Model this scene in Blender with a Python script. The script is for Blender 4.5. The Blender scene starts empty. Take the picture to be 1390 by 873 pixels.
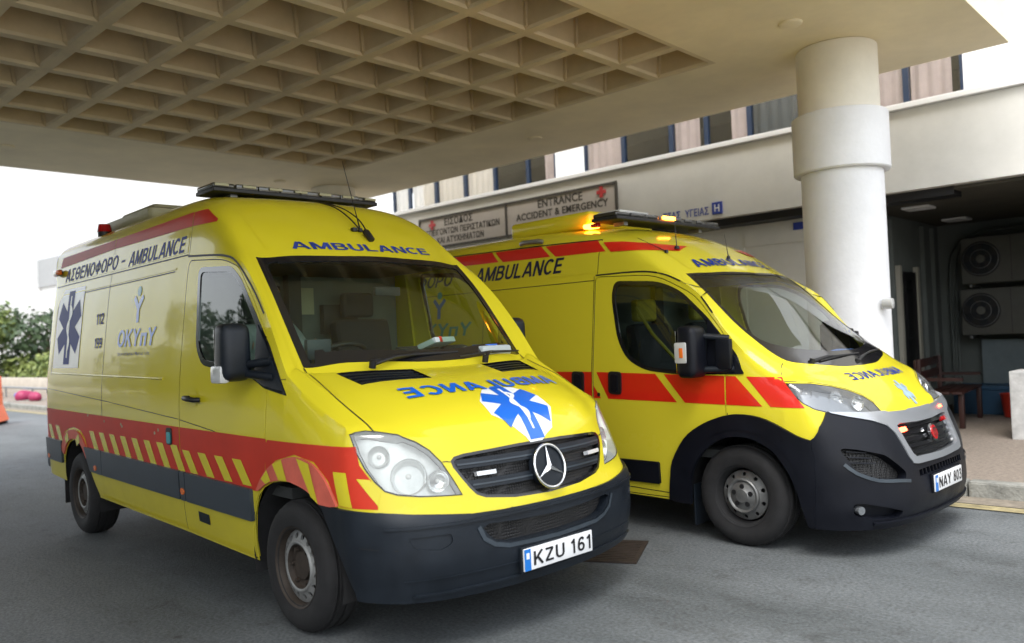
import bpy, bmesh, math, random
import numpy as np
from mathutils import Vector, Matrix
from mathutils.bvhtree import BVHTree
random.seed(7)
R = math.radians
SC = bpy.context.scene
COL = SC.collection

# ---------------------------------------------------------------- camera, sky, sun, exposure
cam_d = bpy.data.cameras.new("camera")
cam = bpy.data.objects.new("camera", cam_d); COL.objects.link(cam); SC.camera = cam
cam_d.sensor_width = 36.0; cam_d.lens = 36.0 * 1107.97 / 1390.0
cam_d.clip_start = 0.05; cam_d.clip_end = 600.0
CAM = Vector((0, 0, 1.5248))
def cam_axes(yaw, pitch, roll):
    r = Vector((math.cos(yaw), math.sin(yaw), 0)); f = Vector((-math.sin(yaw), math.cos(yaw), 0)); u = Vector((0, 0, 1))
    f, u = math.cos(pitch)*f + math.sin(pitch)*u, math.cos(pitch)*u - math.sin(pitch)*f
    r, u = math.cos(roll)*r + math.sin(roll)*u, math.cos(roll)*u - math.sin(roll)*r
    return r, u, f
r_, u_, f_ = cam_axes(0.7553301, 0.0188, -0.0430)
m = Matrix((r_, u_, -f_)).transposed().to_4x4(); m.translation = CAM
cam.matrix_world = m
cam_d.dof.use_dof = True; cam_d.dof.focus_distance = 5.3; cam_d.dof.aperture_fstop = 1.45

SUN_EL, SUN_AZ = R(60), R(-60)        # azimuth measured from +X towards +Y
w = bpy.data.worlds.new("World"); SC.world = w; w.use_nodes = True
nt = w.node_tree; nt.nodes.clear()
sky = nt.nodes.new("ShaderNodeTexSky"); sky.sky_type = 'NISHITA'; sky.sun_disc = False
sky.sun_elevation = SUN_EL; sky.sun_rotation = math.pi/2 - SUN_AZ
sky.air_density = 1.3; sky.dust_density = 2.0; sky.ozone_density = 1.0
hs = nt.nodes.new("ShaderNodeHueSaturation"); hs.inputs['Saturation'].default_value = 0.28
bg = nt.nodes.new("ShaderNodeBackground"); bg.inputs['Strength'].default_value = 0.15
wo = nt.nodes.new("ShaderNodeOutputWorld")
nt.links.new(sky.outputs[0], hs.inputs['Color']); nt.links.new(hs.outputs[0], bg.inputs[0]); nt.links.new(bg.outputs[0], wo.inputs[0])
sd = bpy.data.lights.new("sun", 'SUN'); sd.energy = 0.9; sd.angle = R(30); sd.color = (1.0, 0.965, 0.91)
so = bpy.data.objects.new("sun", sd); COL.objects.link(so)
sun_dir = Vector((math.cos(SUN_EL)*math.cos(SUN_AZ), math.cos(SUN_EL)*math.sin(SUN_AZ), math.sin(SUN_EL)))
so.rotation_euler = sun_dir.to_track_quat('Z', 'Y').to_euler()
SC.view_settings.view_transform = 'Standard'; SC.view_settings.look = 'None'
SC.view_settings.gamma = 1.0; SC.view_settings.exposure = 1.6
SC.render.engine = 'CYCLES'
SC.cycles.max_bounces = 10; SC.cycles.transparent_max_bounces = 12; SC.cycles.glossy_bounces = 5
SC.cycles.diffuse_bounces = 7; SC.cycles.transmission_bounces = 8; SC.cycles.caustics_reflective = False; SC.cycles.caustics_refractive = False
SC.cycles.sample_clamp_indirect = 4.0

# ---------------------------------------------------------------- materials
def new_mat(name):
    m = bpy.data.materials.new(name); m.use_nodes = True
    return m, m.node_tree, m.node_tree.nodes["Principled BSDF"]
def node(nt, t, **kw):
    n = nt.nodes.new(t)
    for k, v in kw.items():
        if k in n.inputs: n.inputs[k].default_value = v
        else: setattr(n, k, v)
    return n
def mat(name, col, rough=0.5, metal=0.0, coat=0.0, noise=0.0, scale=8.0, bump=0.0, bscale=60.0, rvar=0.0, emit=None, estr=0.0, spec=0.5, detail=6.0, world=False):
    m, nt, b = new_mat(name)
    c = (*col, 1)
    b.inputs['Base Color'].default_value = c; b.inputs['Roughness'].default_value = rough
    b.inputs['Metallic'].default_value = metal; b.inputs['Coat Weight'].default_value = coat
    b.inputs['Coat Roughness'].default_value = 0.06; b.inputs['Specular IOR Level'].default_value = spec
    tc = node(nt, "ShaderNodeTexCoord")
    geo = node(nt, 'ShaderNodeNewGeometry')
    vec = geo.outputs['Position'] if world else tc.outputs['Object']
    if noise > 0:
        n = node(nt, "ShaderNodeTexNoise", Scale=scale, Detail=detail, Roughness=0.65)
        nt.links.new(vec, n.inputs['Vector'])
        mr = node(nt, "ShaderNodeMapRange"); mr.inputs['From Min'].default_value = 0.3; mr.inputs['From Max'].default_value = 0.7
        mr.inputs['To Min'].default_value = 1 - noise; mr.inputs['To Max'].default_value = 1 + noise*0.6
        nt.links.new(n.outputs['Fac'], mr.inputs['Value'])
        mx = node(nt, "ShaderNodeMix", data_type='RGBA', blend_type='MULTIPLY'); mx.inputs[0].default_value = 1
        mx.inputs[6].default_value = c; nt.links.new(mr.outputs[0], mx.inputs[7]); nt.links.new(mx.outputs[2], b.inputs['Base Color'])
        if rvar > 0:
            m2 = node(nt, "ShaderNodeMapRange"); m2.inputs['From Min'].default_value = 0.3; m2.inputs['From Max'].default_value = 0.7
            m2.inputs['To Min'].default_value = max(0, rough - rvar); m2.inputs['To Max'].default_value = min(1, rough + rvar)
            nt.links.new(n.outputs['Fac'], m2.inputs['Value']); nt.links.new(m2.outputs[0], b.inputs['Roughness'])
    if bump > 0:
        n2 = node(nt, "ShaderNodeTexNoise", Scale=bscale, Detail=5.0)
        nt.links.new(vec, n2.inputs['Vector'])
        bp = node(nt, "ShaderNodeBump", Strength=bump); bp.inputs['Distance'].default_value = 0.02
        nt.links.new(n2.outputs['Fac'], bp.inputs['Height']); nt.links.new(bp.outputs[0], b.inputs['Normal'])
    if emit:
        b.inputs['Emission Color'].default_value = (*emit, 1); b.inputs['Emission Strength'].default_value = estr
    return m
def paint(name, col, dirt=0.1):
    # glossy vehicle paint: faint orange peel and road dust that gathers low down on the panels
    m, nt, b = new_mat(name)
    tc = node(nt, "ShaderNodeTexCoord"); sx = node(nt, "ShaderNodeSeparateXYZ"); nt.links.new(tc.outputs['Object'], sx.inputs[0])
    n = node(nt, "ShaderNodeTexNoise", Scale=3.0, Detail=7.0, Roughness=0.7); nt.links.new(tc.outputs['Object'], n.inputs['Vector'])
    mr = node(nt, "ShaderNodeMapRange"); mr.inputs['From Min'].default_value = 1.1; mr.inputs['From Max'].default_value = 0.25
    nt.links.new(sx.outputs['Z'], mr.inputs['Value'])
    mu = node(nt, "ShaderNodeMath", operation='MULTIPLY'); nt.links.new(mr.outputs[0], mu.inputs[0]); nt.links.new(n.outputs['Fac'], mu.inputs[1])
    mu2 = node(nt, "ShaderNodeMath", operation='MULTIPLY'); mu2.inputs[1].default_value = dirt*4; nt.links.new(mu.outputs[0], mu2.inputs[0])
    mx = node(nt, "ShaderNodeMix", data_type='RGBA'); mx.inputs[6].default_value = (*col, 1); mx.inputs[7].default_value = (0.16, 0.13, 0.09, 1)
    nt.links.new(mu2.outputs[0], mx.inputs[0]); nt.links.new(mx.outputs[2], b.inputs['Base Color'])
    ra = node(nt, "ShaderNodeMapRange"); ra.inputs['To Min'].default_value = 0.20; ra.inputs['To Max'].default_value = 0.5
    nt.links.new(mu.outputs[0], ra.inputs['Value']); nt.links.new(ra.outputs[0], b.inputs['Roughness'])
    b.inputs['Coat Weight'].default_value = 0.5; b.inputs['Coat Roughness'].default_value = 0.03; b.inputs['Coat IOR'].default_value = 1.42; b.inputs['Specular IOR Level'].default_value = 0.12
    n2 = node(nt, "ShaderNodeTexNoise", Scale=2.2, Detail=1.0); nt.links.new(tc.outputs['Object'], n2.inputs['Vector'])
    bp = node(nt, "ShaderNodeBump", Strength=0.10); bp.inputs['Distance'].default_value = 0.05
    nt.links.new(n2.outputs['Fac'], bp.inputs['Height']); nt.links.new(bp.outputs[0], b.inputs['Normal']); nt.links.new(bp.outputs[0], b.inputs['Coat Normal'])
    return m
def glass(name, tint, rough=0.0, haze=0.0):
    m, nt, b = new_mat(name); nt.nodes.remove(b)
    out = nt.nodes["Material Output"]
    tr = node(nt, "ShaderNodeBsdfTransparent"); tr.inputs[0].default_value = (*tint, 1)
    gl = node(nt, "ShaderNodeBsdfGlossy"); gl.inputs['Roughness'].default_value = rough; gl.inputs[0].default_value = (1, 1, 1, 1)
    fr = node(nt, "ShaderNodeFresnel"); ge = node(nt, "ShaderNodeNewGeometry"); ir = node(nt, "ShaderNodeMapRange"); ir.inputs['To Min'].default_value = 1.62; ir.inputs['To Max'].default_value = 1/1.62
    nt.links.new(ge.outputs['Backfacing'], ir.inputs['Value']); nt.links.new(ir.outputs[0], fr.inputs['IOR'])
    mx = node(nt, "ShaderNodeMixShader"); nt.links.new(fr.outputs[0], mx.inputs[0]); nt.links.new(tr.outputs[0], mx.inputs[1]); nt.links.new(gl.outputs[0], mx.inputs[2])
    if haze:
        df = node(nt, "ShaderNodeBsdfDiffuse"); df.inputs[0].default_value = (.75, .76, .72, 1); m2 = node(nt, "ShaderNodeMixShader"); m2.inputs[0].default_value = haze
        nt.links.new(mx.outputs[0], m2.inputs[1]); nt.links.new(df.outputs[0], m2.inputs[2]); nt.links.new(m2.outputs[0], out.inputs[0]); return m
    nt.links.new(mx.outputs[0], out.inputs[0]); return m

M = {}
M['yellow'] = paint('yellow_paint', (0.66, 0.565, 0.022))
M['yellow2'] = paint('yellow_paint_second', (0.66, 0.575, 0.03), 0.04)
M['red'] = mat('red_reflective_film', (0.54, 0.040, 0.020), 0.42, spec=0.15, noise=0.12, scale=2.5)
M['red2'] = mat('red_film_second', (0.66, 0.018, 0.008), 0.3, coat=0.5, noise=0.05)
M['blue'] = mat('blue_film', (0.006, 0.03, 0.24), 0.45, spec=0.15)
M['bluebright'] = mat('bright_blue_film', (0.003, 0.13, 0.62), 0.28, coat=0.4)
M['navy'] = mat('navy_film', (0.006, 0.008, 0.035), 0.45)
M['teal'] = mat('teal_film', (0.03, 0.30, 0.33), 0.35, coat=0.3)
M['whitefilm'] = mat('white_film', (0.78, 0.81, 0.82), 0.4, spec=0.4, coat=0.5)
M['plastic'] = mat('dark_grey_plastic', (0.010, 0.014, 0.020), 0.38, noise=0.35, scale=4, bump=0.12, bscale=350, rvar=0.10, spec=0.3)
M['plastic2'] = mat('black_plastic_cladding', (0.005, 0.006, 0.010), 0.42, noise=0.25, scale=5, bump=0.1, bscale=350, rvar=0.08, spec=0.22)
M['mould'] = mat('grey_moulding_plastic', (0.035, 0.047, 0.060), 0.38, noise=0.2, scale=4, bump=0.08, bscale=300)
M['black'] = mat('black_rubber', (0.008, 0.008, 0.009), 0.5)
M['gloss'] = mat('gloss_black', (0.010, 0.010, 0.012), 0.15, coat=0.4)
M['liner'] = mat('arch_liner', (0.012, 0.012, 0.013), 0.9, noise=0.4, scale=12)
M['tyre'] = mat('tyre_rubber', (0.011, 0.011, 0.012), 0.8, noise=0.5, scale=9, bump=0.15, bscale=120)
M['steel'] = mat('painted_steel_rim', (0.27, 0.275, 0.27), 0.45, metal=0.35, noise=0.35, scale=10, rvar=0.15)
M['steel2'] = mat('dull_steel_rim', (0.15, 0.152, 0.15), 0.42, metal=0.4, noise=0.4, scale=12, rvar=0.15)
M['rust'] = mat('grimy_rim_brown', (0.045, 0.034, 0.026), 0.7, metal=0.2, noise=0.4, scale=14)
M['chrome'] = mat('chrome', (0.80, 0.81, 0.82), 0.10, metal=1.0)
M['silver'] = mat('silver_paint', (0.42, 0.44, 0.47), 0.28, metal=0.6, coat=0.5)
M['reflector'] = mat('lamp_reflector', (0.78, 0.80, 0.80), 0.18, metal=0.9)
M['lamphouse'] = mat('lamp_housing', (0.50, 0.53, 0.52), 0.32, metal=0.35, noise=0.2, scale=12)
M['lampglass'] = glass('lamp_lens', (0.96, 0.97, 0.96), 0.02, .16)
M['wsglass'] = glass('windscreen_glass', (0.72, 0.84, 0.76))
M['sideglass'] = glass('side_glass', (0.74, 0.82, 0.78))
M['amber'] = mat('amber_lens', (0.75, 0.16, 0.02), 0.2, coat=0.5)
M['redlens'] = mat('red_lens', (0.45, 0.006, 0.01), 0.15, coat=0.6)
M['clearlens'] = mat('frosted_lens', (0.50, 0.51, 0.50), 0.2, coat=0.5)
M['smoke'] = mat('smoky_lens', (0.03, 0.03, 0.028), 0.15, coat=0.5)
M['lensdark'] = mat('tinted_lens', (0.05, 0.048, 0.035), 0.1, coat=1.0)
M['redglow'] = mat('red_beacon_lit', (0.6, 0.02, 0.01), 0.3, emit=(1.0, 0.05, 0.02), estr=9)
M['orangeglow'] = mat('orange_beacon_lit', (0.8, 0.25, 0.02), 0.3, emit=(1.0, 0.24, 0.02), estr=8)
M['whiteglow'] = mat('led_module', (0.7, 0.72, 0.75), 0.25, metal=0.3)
M['seat'] = mat('dark_seat_fabric', (0.018, 0.019, 0.022), 0.9, noise=0.3, scale=30)
M['seaty'] = mat('yellow_seat_cover', (0.30, 0.27, 0.03), 0.8, noise=0.2, scale=20)
M['dash'] = mat('dashboard_plastic', (0.055, 0.068, 0.068), 0.6, noise=0.2, scale=10)
M['cabin'] = mat('cabin_lining', (0.12, 0.145, 0.130), 0.8, noise=0.15, scale=6)
M['cabindark'] = mat('cabin_dark_lining', (0.03, 0.032, 0.032), 0.8)
M['skin'] = mat('skin', (0.30, 0.15, 0.09), 0.5, noise=0.08, scale=30)
M['hair'] = mat('short_grey_hair', (0.10, 0.085, 0.07), 0.8)
M['shirt'] = mat('pale_shirt', (0.20, 0.24, 0.23), 0.85)
M['trouser'] = mat('dark_trousers', (0.03, 0.035, 0.05), 0.85)
M['paper'] = mat('paper', (0.50, 0.56, 0.56), 0.7)
M['papery'] = mat('yellow_paper', (0.60, 0.42, 0.06), 0.7)
M['glove'] = mat('blue_gloves_box', (0.02, 0.12, 0.50), 0.5)
M['plate'] = mat('number_plate_white', (0.74, 0.75, 0.76), 0.35, coat=0.2)
M['plateblue'] = mat('number_plate_blue', (0.01, 0.16, 0.55), 0.35)
M['ink'] = mat('black_ink', (0.008, 0.008, 0.01), 0.4)
M['steelplain'] = mat('grey_metal', (0.30, 0.31, 0.32), 0.4, metal=0.7)
M['beigebox'] = mat('beige_box', (0.38, 0.36, 0.22), 0.5, noise=0.1)

# ---------------------------------------------------------------- object helpers
def link(name, me, m=None, parent=None, smooth=None):
    o = bpy.data.objects.new(name, me); COL.objects.link(o)
    if m is not None and not me.materials: me.materials.append(m)
    if parent: o.parent = parent
    if smooth is not None:
        me.polygons.foreach_set('use_smooth', [True]*len(me.polygons))
        if smooth < 180: me.set_sharp_from_angle(angle=R(smooth))
    return o
def obj(name, bm, m, parent=None, smooth=None):
    me = bpy.data.meshes.new(name); bm.to_mesh(me); bm.free(); return link(name, me, m, parent, smooth)
def empty(name, label=None, cat=None, loc=(0, 0, 0), rz=0, group=None, parent=None):
    o = bpy.data.objects.new(name, None); COL.objects.link(o); o.location = loc; o.rotation_euler = (0, 0, rz)
    o.empty_display_size = 0.2
    if label: o['label'] = label
    if cat: o['category'] = cat
    if group: o['group'] = group
    if parent: o.parent = parent
    return o
def tag(o, label=None, cat=None, group=None, kind=None):
    for k, v in (('label', label), ('category', cat), ('group', group), ('kind', kind)):
        if v: o[k] = v
    return o
def struct(o): o['kind'] = 'structure'; return o
def B(): return bmesh.new()
def add_box(bm, c, s, rz=0.0, rx=0.0, ry=0.0, bev=0.0, seg=2):
    mt = Matrix.Translation(c) @ Matrix.Rotation(rz, 4, 'Z') @ Matrix.Rotation(ry, 4, 'Y') @ Matrix.Rotation(rx, 4, 'X') @ Matrix.Diagonal((s[0], s[1], s[2], 1))
    r = bmesh.ops.create_cube(bm, size=1.0, matrix=mt)
    if bev > 0:
        es = list({e for v in r['verts'] for e in v.link_edges})
        bmesh.ops.bevel(bm, geom=es, offset=bev, segments=seg, affect='EDGES', profile=0.6, clamp_overlap=True)
def box(name, c, s, m, parent=None, **kw):
    b = B(); add_box(b, c, s, **kw); return obj(name, b, m, parent, 35 if kw.get('bev') else None)
def add_cyl(bm, p, q, r1, r2=None, n=20, caps=True):
    p = Vector(p); q = Vector(q); r2 = r1 if r2 is None else r2; d = q - p
    mt = Matrix.Translation((p+q)/2) @ d.to_track_quat('Z', 'Y').to_matrix().to_4x4()
    bmesh.ops.create_cone(bm, cap_ends=caps, segments=n, radius1=r1, radius2=r2, depth=d.length, matrix=mt)
def cyl(name, p, q, r1, m, parent=None, r2=None, n=20):
    b = B(); add_cyl(b, p, q, r1, r2, n); return obj(name, b, m, parent, 40)
def add_tube(bm, pts, rad, n=8, closed=False):
    pts = [Vector(p) for p in pts]; N = len(pts); rings = []
    rad = rad if isinstance(rad, (list, tuple)) else [rad]*N
    prev = None
    for i, p in enumerate(pts):
        a = pts[(i-1) % N] if (closed or i > 0) else p; b = pts[(i+1) % N] if (closed or i < N-1) else p
        t = (b-a).normalized()
        if prev is None: x = t.orthogonal().normalized()
        else: x = (prev - t*prev.dot(t)).normalized()
        prev = x; y = t.cross(x)
        rings.append([bm.verts.new(p + (x*math.cos(2*math.pi*k/n) + y*math.sin(2*math.pi*k/n))*rad[i]) for k in range(n)])
    for i in range(N if closed else N-1):
        r0, r1 = rings[i], rings[(i+1) % N]
        for k in range(n): bm.faces.new((r0[k], r0[(k+1) % n], r1[(k+1) % n], r1[k]))
    if not closed:
        bm.faces.new(list(reversed(rings[0]))); bm.faces.new(rings[-1])
def tube(name, pts, rad, m, parent=None, n=8, closed=False):
    b = B(); add_tube(b, pts, rad, n, closed); return obj(name, b, m, parent, 60)
def add_lathe(bm, prof, n=48, axis='y', c=(0, 0, 0), close=True):
    # prof: [(radius, along)], revolved round an axis through c
    c = Vector(c); rings = []
    for r, a in prof:
        ring = []
        for k in range(n):
            t = 2*math.pi*k/n
            if axis == 'y': v = Vector((r*math.cos(t), a, r*math.sin(t)))
            elif axis == 'z': v = Vector((r*math.cos(t), r*math.sin(t), a))
            else: v = Vector((a, r*math.cos(t), r*math.sin(t)))
            ring.append(bm.verts.new(c+v))
        rings.append(ring)
    for i in range(len(rings)-1):
        for k in range(n): bm.faces.new((rings[i][k], rings[i][(k+1) % n], rings[i+1][(k+1) % n], rings[i+1][k]))
    return rings
def add_prism(bm, pts, d):
    # polygon (3-D points) extruded by vector d
    a = [bm.verts.new(p) for p in pts]; b = [bm.verts.new(Vector(p)+Vector(d)) for p in pts]
    bm.faces.new(a); bm.faces.new(list(reversed(b)))
    for i in range(len(a)): bm.faces.new((a[(i+1) % len(a)], a[i], b[i], b[(i+1) % len(a)]))
def fix(bm): bmesh.ops.recalc_face_normals(bm, faces=bm.faces); return bm
def cr(p0, p1, p2, p3, t):
    return 0.5*((2*p1) + (-p0+p2)*t + (2*p0-5*p1+4*p2-p3)*t*t + (-p0+3*p1-3*p2+p3)*t*t*t)
def smooth2(pts, n=5, closed=True):
    P = [Vector((*p, 0)) if len(p) == 2 else Vector(p) for p in pts]; N = len(P); out = []
    rng = range(N) if closed else range(N-1)
    for i in rng:
        q = [P[(i+k) % N] if closed else P[min(max(i+k, 0), N-1)] for k in (-1, 0, 1, 2)]
        for j in range(n): out.append(cr(*q, j/n))
    if not closed: out.append(P[-1])
    return [tuple(v)[:len(pts[0])] for v in out]
def roundpoly(pts, r, n=4):
    # polygon with corners cut by small arcs; r one number or a list
    out = []; N = len(pts)
    for i in range(N):
        a, b, c = Vector((*pts[i-1], 0)), Vector((*pts[i], 0)), Vector((*pts[(i+1) % N], 0)); rr = r[i] if isinstance(r, (list, tuple)) else r
        if rr <= 0: out.append((b.x, b.y)); continue
        da, dc = (a-b), (c-b); rr = min(rr, da.length*0.45, dc.length*0.45)
        p = b + da.normalized()*rr; q = b + dc.normalized()*rr
        for k in range(n+1):
            t = k/n; v = (1-t)**2*p + 2*t*(1-t)*b + t*t*q; out.append((v.x, v.y))
    return out
def inset(poly, d):
    N = len(poly); area = sum(poly[i-1][0]*poly[i][1]-poly[i][0]*poly[i-1][1] for i in range(N))
    s = 1 if area > 0 else -1; out = []
    for i in range(N):
        a, b, c = Vector(poly[i-1]), Vector(poly[i]), Vector(poly[(i+1) % N])
        if (b-a).length < 1e-7 or (c-b).length < 1e-7: out.append(tuple(b)); continue
        n1 = Vector((-(b-a).y, (b-a).x)).normalized()*s; n2 = Vector((-(c-b).y, (c-b).x)).normalized()*s
        n = (n1+n2); n = n.normalized() if n.length > 1e-4 else n1
        out.append(tuple(b + n*(d/max(0.5, n.dot(n1)))))
    return out
def in_poly(x, y, poly):
    c = False; j = len(poly)-1
    for i in range(len(poly)):
        xi, yi = poly[i]; xj, yj = poly[j]
        if (yi > y) != (yj > y) and x < (xj-xi)*(y-yi)/(yj-yi)+xi: c = not c
        j = i
    return c
VIEW = {'side': (0, 2), 'front': (1, 2), 'top': (0, 1)}
def cut(bm, view, poly, ok=lambda c, n: True):
    ia, ib = VIEW[view]; N = len(poly)
    ext = Vector((0, 0, 0)); ext[3-ia-ib] = 1
    for i in range(N):
        a, b = poly[i], poly[(i+1) % N]
        if math.hypot(a[0]-b[0], a[1]-b[1]) < 1e-6: continue
        lo = (min(a[0], b[0])-1e-4, min(a[1], b[1])-1e-4); hi = (max(a[0], b[0])+1e-4, max(a[1], b[1])+1e-4)
        fs = []
        for f in bm.faces:
            xs = [v.co[ia] for v in f.verts]; ys = [v.co[ib] for v in f.verts]
            if max(xs) < lo[0] or min(xs) > hi[0] or max(ys) < lo[1] or min(ys) > hi[1]: continue
            if not ok(f.calc_center_median(), f.normal): continue
            fs.append(f)
        if not fs: continue
        p = Vector((0, 0, 0)); p[ia], p[ib] = a
        d = Vector((0, 0, 0)); d[ia], d[ib] = b[0]-a[0], b[1]-a[1]
        geom = list({v for f in fs for v in f.verts}) + list({e for f in fs for e in f.edges}) + fs
        bmesh.ops.bisect_plane(bm, geom=geom, dist=1e-5, plane_co=p, plane_no=d.cross(ext).normalized())
    res = []
    for f in bm.faces:
        c = f.calc_center_median()
        if in_poly(c[ia], c[ib], poly) and ok(c, f.normal): res.append(f)
    return res
def take(bm, faces):
    # move the faces out of bm into a new bmesh
    nb = B(); vm = {}
    for f in faces:
        vs = []
        for v in f.verts:
            if v not in vm: vm[v] = nb.verts.new(v.co)
            vs.append(vm[v])
        nb.faces.new(vs)
    bmesh.ops.delete(bm, geom=faces, context='FACES'); nb.normal_update(); return nb
def copybm(bm):
    nb = bm.copy(); return nb
def mirror(bm, weld=True):
    r = bmesh.ops.duplicate(bm, geom=bm.verts[:]+bm.edges[:]+bm.faces[:])
    for g in r['geom']:
        if isinstance(g, bmesh.types.BMVert): g.co.y = -g.co.y
    bmesh.ops.reverse_faces(bm, faces=[g for g in r['geom'] if isinstance(g, bmesh.types.BMFace)])
    if weld: bmesh.ops.remove_doubles(bm, verts=[v for v in bm.verts if abs(v.co.y) < 1e-3], dist=2e-4)
    bm.normal_update(); return bm
def flip(bm):
    nb = bm.copy()
    for v in nb.verts: v.co.y = -v.co.y
    bmesh.ops.reverse_faces(nb, faces=nb.faces[:]); nb.normal_update(); return nb
def panel(bm, off=0.0, depth=0.02, keep_centre=True):
    # push the sheet outwards and give its edges a returned rim
    bm.normal_update()
    nrm = {v: v.normal.copy() for v in bm.verts}
    for v in bm.verts:
        n = nrm[v]
        if keep_centre and abs(v.co.y) < 1e-4: n = Vector((n.x, 0, n.z)).normalized()
        v.co += n*off
    be = [e for e in bm.edges if len(e.link_faces) == 1 and not (keep_centre and abs(e.verts[0].co.y) < 1e-4 and abs(e.verts[1].co.y) < 1e-4)]
    nv = {}
    for e in be:
        for v in e.verts:
            if v not in nv:
                n = nrm[v]
                if keep_centre and abs(v.co.y) < 1e-4: n = Vector((n.x, 0, n.z)).normalized()
                nv[v] = bm.verts.new(v.co - n*depth)
    for e in be:
        l = e.link_loops[0]; a, b = l.vert, l.link_loop_next.vert
        bm.faces.new((b, a, nv[a], nv[b]))
    return bm
def shift_in(bm, d, scale=1.0):
    bm.normal_update(); nrm = {v: v.normal.copy() for v in bm.verts}
    c = sum((v.co for v in bm.verts), Vector())/max(1, len(bm.verts))
    for v in bm.verts: v.co = c + (v.co-c)*scale - nrm[v]*d
    return bm
RAYS = {'side': (Vector((0, -4, 0)), Vector((0, 1, 0))), 'front': (Vector((5, 0, 0)), Vector((-1, 0, 0))), 'top': (Vector((0, 0, 5)), Vector((0, 0, -1))), 'left': (Vector((0, 4, 0)), Vector((0, -1, 0)))}
def project(bvh, view, u, v):
    o, d = RAYS[view]; p = o.copy(); ia, ib = VIEW['side' if view == 'left' else view]; p[ia] = u; p[ib] = v
    h = bvh.ray_cast(p, d)
    if h[0] is None:
        q = p.copy(); q[3-ia-ib] = {'side': -0.95, 'left': .95, 'front': 0.9, 'top': 1.5}[view]
        h = bvh.find_nearest(q)
    n = h[1]
    if n.dot(d) > 0: n = -n
    return h[0], n
def flat_mesh(polys):
    # 2-D polygons (lists of (u,v)), each filled on its own -> bmesh in XY
    bm = B()
    for p in polys:
        vs = [bm.verts.new((a, b, 0)) for a, b in p]; f = bm.faces.new(vs); f.normal_update()
        bmesh.ops.triangulate(bm, faces=[f])
    return bm
def text_bm(s, size=1.0, bold=0.0, shear=0.0, spacing=1.0, align='CENTER', xs=1.0):
    # bold strokes come from a few copies set side by side, each a hair above the other
    cu = bpy.data.curves.new('lettering', 'FONT'); cu.body = s; cu.size = size; cu.offset = min(bold, .006); cu.shear = shear
    cu.space_character = spacing + (.06 if bold > .01 else 0); cu.align_x = align; cu.resolution_u = 3; cu.fill_mode = 'FRONT'
    o = bpy.data.objects.new('lettering', cu); COL.objects.link(o)
    dg = bpy.context.evaluated_depsgraph_get(); me = bpy.data.meshes.new_from_object(o.evaluated_get(dg))
    bpy.data.objects.remove(o); bpy.data.curves.remove(cu)
    bm = B()
    sh = [(0, 0)] if bold <= .008 else [(-bold, -bold*.6), (bold, bold*.6), (-bold, bold*.6), (bold, -bold*.6)]
    for i, (dx, dy) in enumerate(sh):
        n0 = len(bm.verts); bm.from_mesh(me); bm.verts.ensure_lookup_table()
        for v in bm.verts[n0:]: v.co.x = v.co.x*xs+dx; v.co.y += dy; v.co.z = .00025*i
    bpy.data.meshes.remove(me)
    return bm
def ell(cx, cy, rx, ry, a0=0, a1=360, n=18):
    return [(cx+rx*math.cos(R(a0+(a1-a0)*i/n)), cy+ry*math.sin(R(a0+(a1-a0)*i/n))) for i in range(n+1)]
_ST = [(.08, 0), (.08, 1)]
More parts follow.
